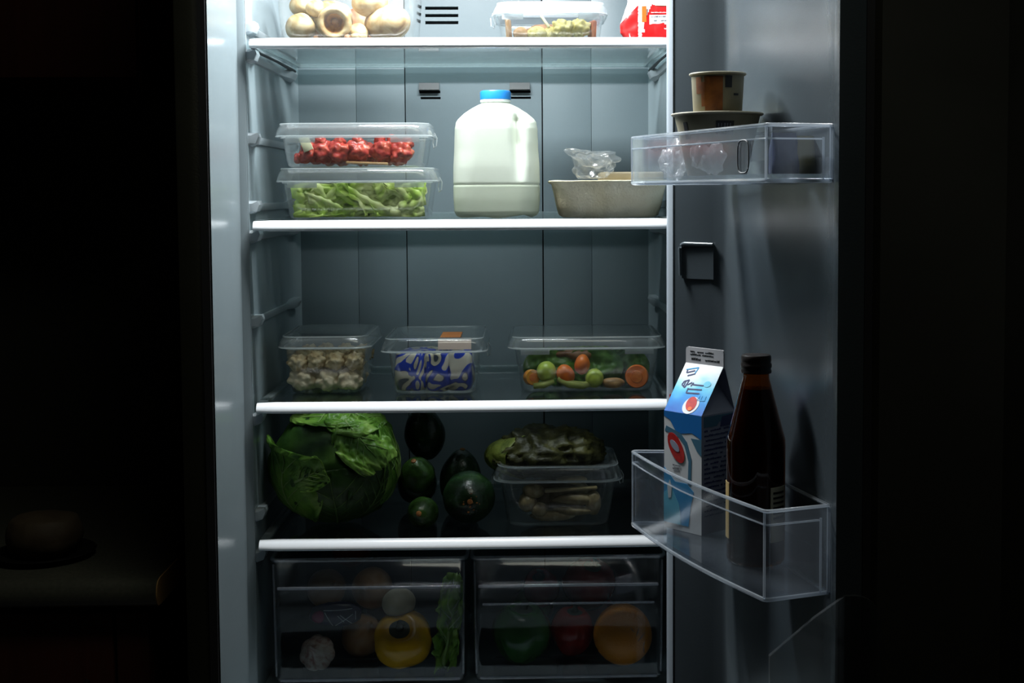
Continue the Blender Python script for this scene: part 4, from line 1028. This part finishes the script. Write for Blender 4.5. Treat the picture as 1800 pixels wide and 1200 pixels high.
# ------------------------------------------------------------------ door bins
def door_bin(lab, z0, z1, bulge, slot):
    t = thing('door_bin', lab, 'door bin', (0, 0, z0))
    h = z1 - z0
    F, N, D, E = Vector((.2330, -.2000)), Vector((.3545, -.5530)), Vector((.4310, -.5265)), Vector((.3545, -.2100))
    chord = N - F; nn = Vector((chord.y, -chord.x)).normalized()
    nn = nn if nn.x < 0 else -nn
    fp = []
    for i in range(15):
        s = i / 14; p = F.lerp(N, s) + nn * bulge * math.sin(PI * s)
        fp.append(p)
    def rounded(pts, at, nxt, prv, r=.010):
        a = at + (prv - at).normalized() * r; b = at + (nxt - at).normalized() * r
        return [(a * (1 - s) ** 2 + at * 2 * s * (1 - s) + b * s ** 2) for s in (0, .33, .66, 1)]
    cF = rounded(None, F, fp[2], E); cN = rounded(None, N, D, fp[-3], .006)
    out = cF + fp[2:-2] + cN
    full = out + [D, E]
    def wall(name, path, z0_, z1_, th, m='bin', zin=None):
        """upright strip along a path, thickened to the food side"""
        L = len(path); ins = []
        for i, p in enumerate(path):
            a = path[max(0, i - 1)]; b = path[min(L - 1, i + 1)]; tg = (b - a).normalized(); q = Vector((-tg.y, tg.x))
            ins.append(p + q * th)
        bm = bmesh.new()
        rings = [[Vector((p.x, p.y, z0_)), Vector((q.x, q.y, z0_)), Vector((q.x, q.y, z1_)), Vector((p.x, p.y, z1_))] for p, q in zip(path, ins)]
        return obj(name, loft(bm, rings), m, t, sharp=40)
    wall('front_wall', out, .003, h - .002, .0025, 'bin_front' if slot else 'bin')
    wall('near_end_wall', [cN[-1], D], .003, h - .002, .0025)
    wall('far_end_wall', [E, cF[0]], .003, h - .002, .0025)
    wall('back_wall', [D, E], .003, h * .45, .0022)
    cen = sum(full, Vector((0, 0))) / len(full)
    inn = [p + (cen - p) * .02 for p in full]
    obj('bin_floor', loft(bmesh.new(), [[Vector((p.x, p.y, z)) for p in inn] for z in (.004, .0105)]), 'bin', t)
    up = lambda z: [Vector((p.x, p.y, z)) for p in full]
    obj('rim', tube(bmesh.new(), up(h - .001)[:-1] + [Vector((E.x, E.y, h - .001))], .0022, 8, closed=True), 'bin_edge', t)
    outp = [p + (p - cen).normalized() * .0015 for p in out]
    obj('rim_ledge', tube(bmesh.new(), [Vector((p.x, p.y, h - .016)) for p in outp] + [Vector((D.x - .012, D.y - .006, h - .016))], .0011, 6), 'bin_edge', t)
    obj('bottom_edge', tube(bmesh.new(), [Vector((p.x, p.y, .003)) for p in full], .0026, 8, closed=True), 'bin_edge', t)
    obj('corner_edge', tube(bmesh.new(), [Vector((N.x - .001, N.y + .002, .004)), Vector((N.x - .001, N.y + .002, h - .002))], .0016, 8), 'bin_edge', t)
    obj('corner_edge', tube(bmesh.new(), [Vector((D.x, D.y - .001, .004)), Vector((D.x, D.y - .001, h - .002))], .0024, 8), 'bin_edge', t)
    obj('corner_edge', tube(bmesh.new(), [Vector((D.x - .010, D.y - .0045, .004)), Vector((D.x - .010, D.y - .0045, h - .014))], .0014, 8), 'bin_edge', t)
    obj('corner_edge', tube(bmesh.new(), [Vector((F.x + .002, F.y - .002, .004)), Vector((F.x + .002, F.y - .002, h - .002))], .0012, 8), 'bin_edge', t)
    if slot:
        c = F.lerp(N, .86) + nn * .0016; u = chord.normalized()
        lp = [Vector((c.x + u.x * x, c.y + u.y * x, z)) for x, z in [( .013 * math.copysign(min(1, abs(math.cos(a)) ** .6), math.cos(a)), h * .47 + .0185 * math.copysign(abs(math.sin(a)) ** .6, math.sin(a))) for a in [2 * PI * i / 28 for i in range(28)]]]
        obj('slot_ring', tube(bmesh.new(), lp, .0010, 6, closed=True), 'inkgrey', t)
    return t
door_bin('upper clear door bin, holding the paper bowl and crumpled bag', 1.4790, 1.5440, 0.0, True)
door_bin('lower clear door bin, holding the milk carton and brown bottle', 1.0120, 1.1160, .012, False)
zu, zl = 1.4790 + .0110, 1.0120 + .0110

# paper bowl and cup
t = thing('paper_bowl', 'wide cream paper bowl with black print in the upper door bin', 'bowl', (.3320, -.3300, zu))
pr = [(.036, 0), (.0375, .0015), (.0455, .040), (.0535, .0745), (.0562, .0750), (.0572, .0765), (.0562, .0782), (.0540, .0780), (.0515, .0745), (.036, .004), (.002, .003)]
obj('bowl_body', lathe(pr, 56), 'paper', t)
def cyl_patch(a0, a1, z0, z1, rf, n=14, th=.0006):
    bm = bmesh.new()
    rings = []
    for i in range(n + 1):
        a = a0 + (a1 - a0) * i / n; q = []
        for z, dr in ((z0, 0), (z0, th), (z1, th), (z1, 0)):
            r = rf(z) + dr; q.append(Vector((r * math.sin(a), -r * math.cos(a), z)))
        rings.append(q)
    return loft(bm, rings)
rb = lambda z: .0375 + (.0535 - .0375) * (z - .0015) / .073
obj('print_patch', cyl_patch(R(-10), R(15), .050, .0665, rb), 'ink', t)
obj('print_patch', cyl_patch(R(-62), R(-54), .045, .066, rb, 6), 'ink', t)
rng = random.Random(3)
for z in (.0535, .0595):
    for k_ in range(5): obj('print_letter', cyl_patch(R(-7 + 4 * k_), R(-7 + 4 * k_ + rng.uniform(1.2, 2.6)), z, z + .0042, lambda q: rb(q) + .0006, 3, .0004), 'inkgrey', t)
obj('bowl_rim', tube(bmesh.new(), circ(.0566, .0767, 56), .0014, 8, closed=True), 'paper_rim', t)
obj('bowl_lid', lathe([(.0535, .0764), (.0530, .0780), (.002, .0782)], 48, True, True), 'paper', t)
t = thing('paper_cup', 'small paper cup with brown print standing on the paper bowl', 'cup', (.3325, -.3300, zu + .0795))
pr = [(.0300, 0), (.0306, .0012), (.0330, .045), (.0345, .0455), (.0352, .0470), (.0345, .0488), (.0325, .0485), (.0312, .046), (.0285, .004), (.002, .003)]
obj('cup_body', lathe(pr, 48), 'paper', t)
rc = lambda z: .0306 + (.0330 - .0306) * (z - .0012) / .044
o = obj('print_patch', cyl_patch(R(-38), R(3), .001, .0430, rc), 'cupbrown', t); o['label'] = 'red-brown printed panel'
obj('print_patch', cyl_patch(R(-62), R(-46), .022, .0425, rc, 8), 'cupbrown', t)
obj('print_patch', cyl_patch(R(-47), R(-37), .006, .036, lambda z: rc(z) + .0002, 8), 'cupbrown', t)
obj('print_patch', cyl_patch(R(8), R(24), .029, .0435, rc, 8), 'ink', t)
obj('print_patch', cyl_patch(R(30), R(44), .0195, .022, rc, 8), 'ink', t)
obj('cup_rim', tube(bmesh.new(), circ(.0347, .0473, 48), .0013, 8, closed=True), 'paper_rim', t)
# crumpled bags and packets in the upper bin
def inbin(bm_, loc, rz, name, m, lab, cat, **k): return put(name, bm_, m, loc, lab, cat, rot=(0, 0, rz), **k)
for loc, q, lab in (((.2850, -.2700, zu + .0215), (.031, .0135, .0225), 'crumpled clear plastic bag at the far end of the upper door bin'),
                    ((.3105, -.3910, zu + .0195), (.040, .0060, .0195), 'flat crumpled clear plastic bag in front of the paper bowl')):
    inbin(blob(*q, 5, .45, 45, 4 + int(q[0] * 1e4), .3, 110, cell=.45, cfreq=70), loc, R(-71), 'plastic_bag', 'film_dim', lab, 'bag', sharp=22)
def pouch(w, d, h, seed):
    bm = bmesh.new(); rings = []
    for k_ in range(9):
        s = k_ / 8; dd = d * (1 - .75 * s ** 2) * (.7 + .3 * min(1, s * 6)); ww = w * (1 - .12 * s)
        rings.append([p + Vector((noise.noise(p * 70 + Vector((seed, 0, 0))), noise.noise(p * 70 + Vector((0, seed, 0))), 0)) * .0015 for p in rrect(ww, dd, dd * .4, h * s, 4)])
    return loft(bm, rings)
inbin(pouch(.034, .026, .046, 1), (.3820, -.5050, zu), R(14), 'sauce_pouch', 'navy', 'dark navy pouch at the near end of the upper door bin', 'packet', sharp=60)
inbin(pouch(.030, .024, .044, 2), (.4110, -.4720, zu), R(14), 'sauce_pouch', 'khaki', 'dull khaki pouch beside the door in the upper door bin', 'packet', sharp=60)

# milk carton
t = thing('milk_carton', 'blue and white gable-top milk carton in the lower door bin', 'milk carton', (.3200, -.2560, zl), R(-49))
h = .033; SHO, RID, TOP = .1570, .2170, .2390
bm = bmesh.new()
A = [Vector((-h, -h, 0)), Vector((h, -h, 0)), Vector((h, h, 0)), Vector((-h, h, 0))]
B_ = [p + Vector((0, 0, SHO)) for p in A]
va = [bm.verts.new(p) for p in A]; vb_ = [bm.verts.new(p) for p in B_]
for i in range(4): bm.faces.new((va[i], va[(i + 1) % 4], vb_[(i + 1) % 4], vb_[i]))
bm.faces.new(va[::-1])
RY_ = .011
r0, r1 = bm.verts.new((-h, RY_ - .0012, RID)), bm.verts.new((h, RY_ - .0012, RID))
r2, r3 = bm.verts.new((h, RY_ + .0012, RID)), bm.verts.new((-h, RY_ + .0012, RID))
bm.faces.new((vb_[0], vb_[1], r1, r0)); bm.faces.new((vb_[2], vb_[3], r3, r2))
# folded-in triangular gable ends
for s, (a, b, ra, rb2) in ((1, (vb_[1], vb_[2], r1, r2)), (-1, (vb_[3], vb_[0], r3, r0))):
    c = bm.verts.new((s * (h - .026), RY_, RID - .006)) 
    bm.faces.new((a, b, c)); bm.faces.new((a, c, ra)); bm.faces.new((c, b, rb2)); bm.faces.new((c, rb2, ra))
obj('carton_body', bm, 'sideboard', t, sharp=20)
obj('carton_fin', loft(bmesh.new(), [[Vector((x, y, z)) for x, y in ((-h * k_, RY_ - .0013), (h * k_, RY_ - .0013), (h * k_, RY_ + .0013), (-h * k_, RY_ + .0013))] for z, k_ in ((RID - .002, 1), (TOP - .004, 1), (TOP - .001, .97), (TOP, .90))]), 'finwhite', t)
FO, FU, FV = Vector((-h, -h, 0)), Vector((1, 0, 0)), Vector((0, 0, 1))
def face(name, pts, m, lift=.0003, th=.0003): return obj(name, prism(pts, FO + Vector((0, -lift, 0)), FU, FV, th), m, t)
W2 = 2 * h
def S(pts): return [(u * W2, v * SHO) for u, v in pts]
face('print_patch', S([(0, 0), (1, 0), (1, 1), (0, 1)]), 'white', 0)
face('print_patch', S([(0, 1), (0, .955), (.16, .93), (.30, .85), (.45, .825), (.75, .845), (1, .80), (1, 1)]), 'blue', .0004)
face('print_patch', S([(.02, .83), (.06, .875), (.45, .83), (.62, .76), (.74, .62), (.72, .40), (.64, .40), (.66, .60), (.55, .73), (.40, .79)]), 'steel', .0004)
face('print_patch', S([(.72, .80), (1, .80), (1, .66), (.88, .70)]), 'steel', .0004)
face('print_patch', S([(0, .52), (.22, .44), (.30, .41), (.62, .41), (.80, .35), (.72, .22), (.66, .05), (0, .05)]), 'blue2', .0004)
face('print_patch', S([(0, .30), (.20, .36), (.42, .22), (.46, .05), (0, .05)]), 'aqua', .0008)
face('print_patch', S([(.10, .36), (.17, .42), (.22, .36), (.2, .27), (.13, .26)]), 'white', .0012)
face('print_patch', [(u * W2, v * SHO) for u, v in ell(.33, .70, .24, .098, 26, R(-20))], 'cred', .0008)
face('print_patch', [(u * W2, v * SHO) for u, v in ell(.30, .715, .13, .035, 20, R(-15))], 'sideboard', .0012)
rng = random.Random(9)
b = text_lines(bmesh.new(), rng, FO + Vector((0, -.0008, 0)), FU, FV, .24 * W2, .46 * W2, (.545 * SHO, .515 * SHO), .0030)
obj('printed_text', b, 'inkgrey', t)
# sloping face
sl = Vector((0, h + RY_ - .0012, RID - SHO)); slen = sl.length; SV = sl.normalized()
SO = Vector((-h, -h, SHO)); SN = Vector((1, 0, 0)).cross(SV)
def slp(name, pts, m, lift=.0003, th=.0003): return obj(name, prism([(u * W2, v * slen) for u, v in pts], SO + SN * lift, (1, 0, 0), SV, th), m, t)
slp('print_patch', rect2(0, 1, 0, 1), 'slope', 0)
slp('print_patch', ell(.62, .17, .20, .17, 24, R(20)), 'white', .0005)
slp('print_patch', ell(.62, .20, .13, .145, 22, R(25)), 'cred', .0009)
slp('print_patch', ell(.64, .10, .055, .04, 16), 'bagorange', .0013)
slp('print_patch', ell(.80, .62, .09, .06, 20), 'aqua', .0005)
def strokes(segs, m, w):
    b = bmesh.new()
    for (u0, v0, u1, v1) in segs:
        a = Vector((u0 * W2, v0 * slen)); c = Vector((u1 * W2, v1 * slen)); d = (c - a).normalized(); q = Vector((-d.y, d.x)) * w
        prism([tuple(a - q), tuple(c - q), tuple(c + q), tuple(a + q)], SO + SN * .0005, (1, 0, 0), SV, .0003, b)
    return obj('printed_text', b, m, t)
strokes([(.18, .62, .30, .66), (.18, .62, .16, .55), (.16, .55, .26, .50), (.26, .50, .30, .66), (.22, .64, .22, .52), (.30, .56, .40, .62), (.36, .48, .72, .50), (.44, .58, .72, .585), (.36, .40, .70, .42), (.36, .40, .36, .50), (.40, .54, .44, .62), (.14, .80, .34, .86), (.20, .74, .38, .80), (.14, .80, .14, .86)], 'inknavy', .0009)
strokes([(.72, .28, .92, .30), (.72, .28, .74, .38), (.80, .30, .80, .38), (.90, .30, .90, .38), (.10, .86, .40, .93), (.36, .80, .40, .93)], 'blue2', .0008)
b = text_lines(bmesh.new(), rng, (-h, RY_ - .0013, RID), (1, 0, 0), (0, 0, 1), .008, .050, (.0155, .0115), .0024)
text_lines(b, rng, (-h, RY_ - .0013, RID), (1, 0, 0), (0, 0, 1), .010, .060, (.0050,), .0036, fill=.97)
obj('printed_text', b, 'ink', t)
# right-hand side face print
RO = Vector((h, -h, 0))
o = obj('print_patch', prism([(.004, .141), (.030, .141), (.034, .146), (.062, .144), (.062, .155), (.004, .155)], RO, (0, 1, 0), (0, 0, 1), .0003), 'steel', t)
o = obj('print_patch', prism([(.036, .139), (.062, .139), (.062, .154), (.040, .152)], RO + Vector((.0003, 0, 0)), (0, 1, 0), (0, 0, 1), .0003), 'inknavy', t)
b = text_lines(bmesh.new(), rng, RO, (0, 1, 0), (0, 0, 1), .005, .060, [.135 - .0062 * i for i in range(19)], .0030)
obj('printed_text', b, 'inknavy', t)
o = obj('side_print', prism([(.02, .150), (.044, .150), (.040, .168), (.026, .168)], (h - .0105, -h, .006), (-.0, 1, 0), (-.42, 0, 1), .0004), 'cred', t)

# brown bottle
t = thing('glass_bottle', 'brown glass bottle with black cap in the lower door bin', 'bottle', (.3665, -.4200, zl))
k_ = .2515 / .256
out_p = [(.028, 0), (.0335, .001), (.0352, .005), (.0354, .05), (.0354, .120), (.0356, .142), (.0352, .150), (.0335, .156), (.0245, .190), (.0178, .216), (.0160, .222), (.0152, .232)]
obj('bottle_glass', lathe(out_p, 48), 'amberglass', t, sharp=180)
obj('liquid', lathe([(.030, .003), (.0330, .006), (.0338, .05), (.0338, .142), (.0325, .154), (.0236, .188), (.0178, .211), (.001, .2112)], 40), 'darkliquid', t, sharp=60)
cb_ = [(.0150, .2290), (.0182, .2295), (.0186, .2320), (.0176, .2345), (.0186, .2365), (.0186, .2400), (.0174, .2420), (.0180, .2440), (.0180, .2495), (.0168, .2512), (.002, .2515)]
obj('bottle_cap', lathe(cb_, 40), 'bottlecap', t, sharp=50)
rl = lambda z: .0354
obj('paper_label', cyl_patch(R(20), R(62), .030, .096, rl, 16), 'label', t)
for i in range(6):
    obj('label_line', cyl_patch(R(25), R(56), .088 - .006 * i, .0905 - .006 * i, lambda z: .0360, 10, .0003), 'ink', t)
obj('paper_label', cyl_patch(R(-100), R(-72), .030, .098, rl, 12), 'labelgold', t)

# ------------------------------------------------------------------ left side: counter, cabinet, things on it
t = thing('countertop', 'dim grey laminate countertop with rounded front edge left of the refrigerator', 'countertop', (0, 0, 0))
pr = [(.60, .858), (-.035, .858), (-.048, .8595), (-.055, .865), (-.056, .880), (-.0535, .891), (-.046, .8975), (-.034, .900), (.60, .900)]
obj('slab', loft(bmesh.new(), [[Vector((x, y, z)) for y, z in pr] for x in (-2.1, -.4605)]), 'counter', t, sharp=60)
obj('end_cap', loft(bmesh.new(), [[Vector((x, .27 + (y - .27) * .995, .879 + (z - .879) * .97)) for y, z in pr] for x in (-.4605, -.4590)]), 'chipboard', t, sharp=60)
t = thing('base_cabinet', 'red-brown wooden base cabinet under the dim countertop', 'cabinet', (0, 0, 0))
obj('carcass', boxm(-2.1, -.478, -.010, .59, .10, .8575), 'redwood', t)
for a, b in ((-1.50, -1.02), (-1.015, -.533), (-.528, -.479)):
    d = obj('cabinet_door', boxm(a, b, -.030, -.0105, .12, .845, bev=.003), 'redwood', t)
    if b - a > .2: obj('door_handle', tube(bmesh.new(), [(b - .04, -.031, .74), (b - .04, -.05, .74), (b - .04, -.05, .64), (b - .04, -.031, .64)], .005, 8), 'metal', d)
t = thing('wall_cabinet', 'dark reddish wall cabinet above the countertop', 'cabinet', (0, 0, 0))
obj('carcass', boxm(-2.1, -.552, .26, .60, 1.66, 2.35), 'redwood', t)
for a, b in ((-1.54, -1.05), (-1.045, -.554)):
    obj('cabinet_door', boxm(a, b, .24, .2595, 1.665, 2.345, bev=.003), 'redwood', t)
put('plate', lathe([(.04, 0), (.062, .004), (.078, .010), (.076, .0115), (.04, .004), (.002, .004)], 40), 'plate', (-.672, .085, .9005), 'dark plate under the tan loaf on the dim countertop', 'plate')
lo_ = blob(.058, .055, .046, 4, .10, 20, 5, .03, 70)
for v in lo_.verts:
    if v.co.z > .026: v.co.z = .026 + (v.co.z - .026) * .35
    if v.co.z < -.03: v.co.z = -.03
put('bread_loaf', lo_, 'bread', (-.672, .085, .9005 + .0365), 'dim rounded tan loaf on the dark countertop plate', 'bread', sharp=180)
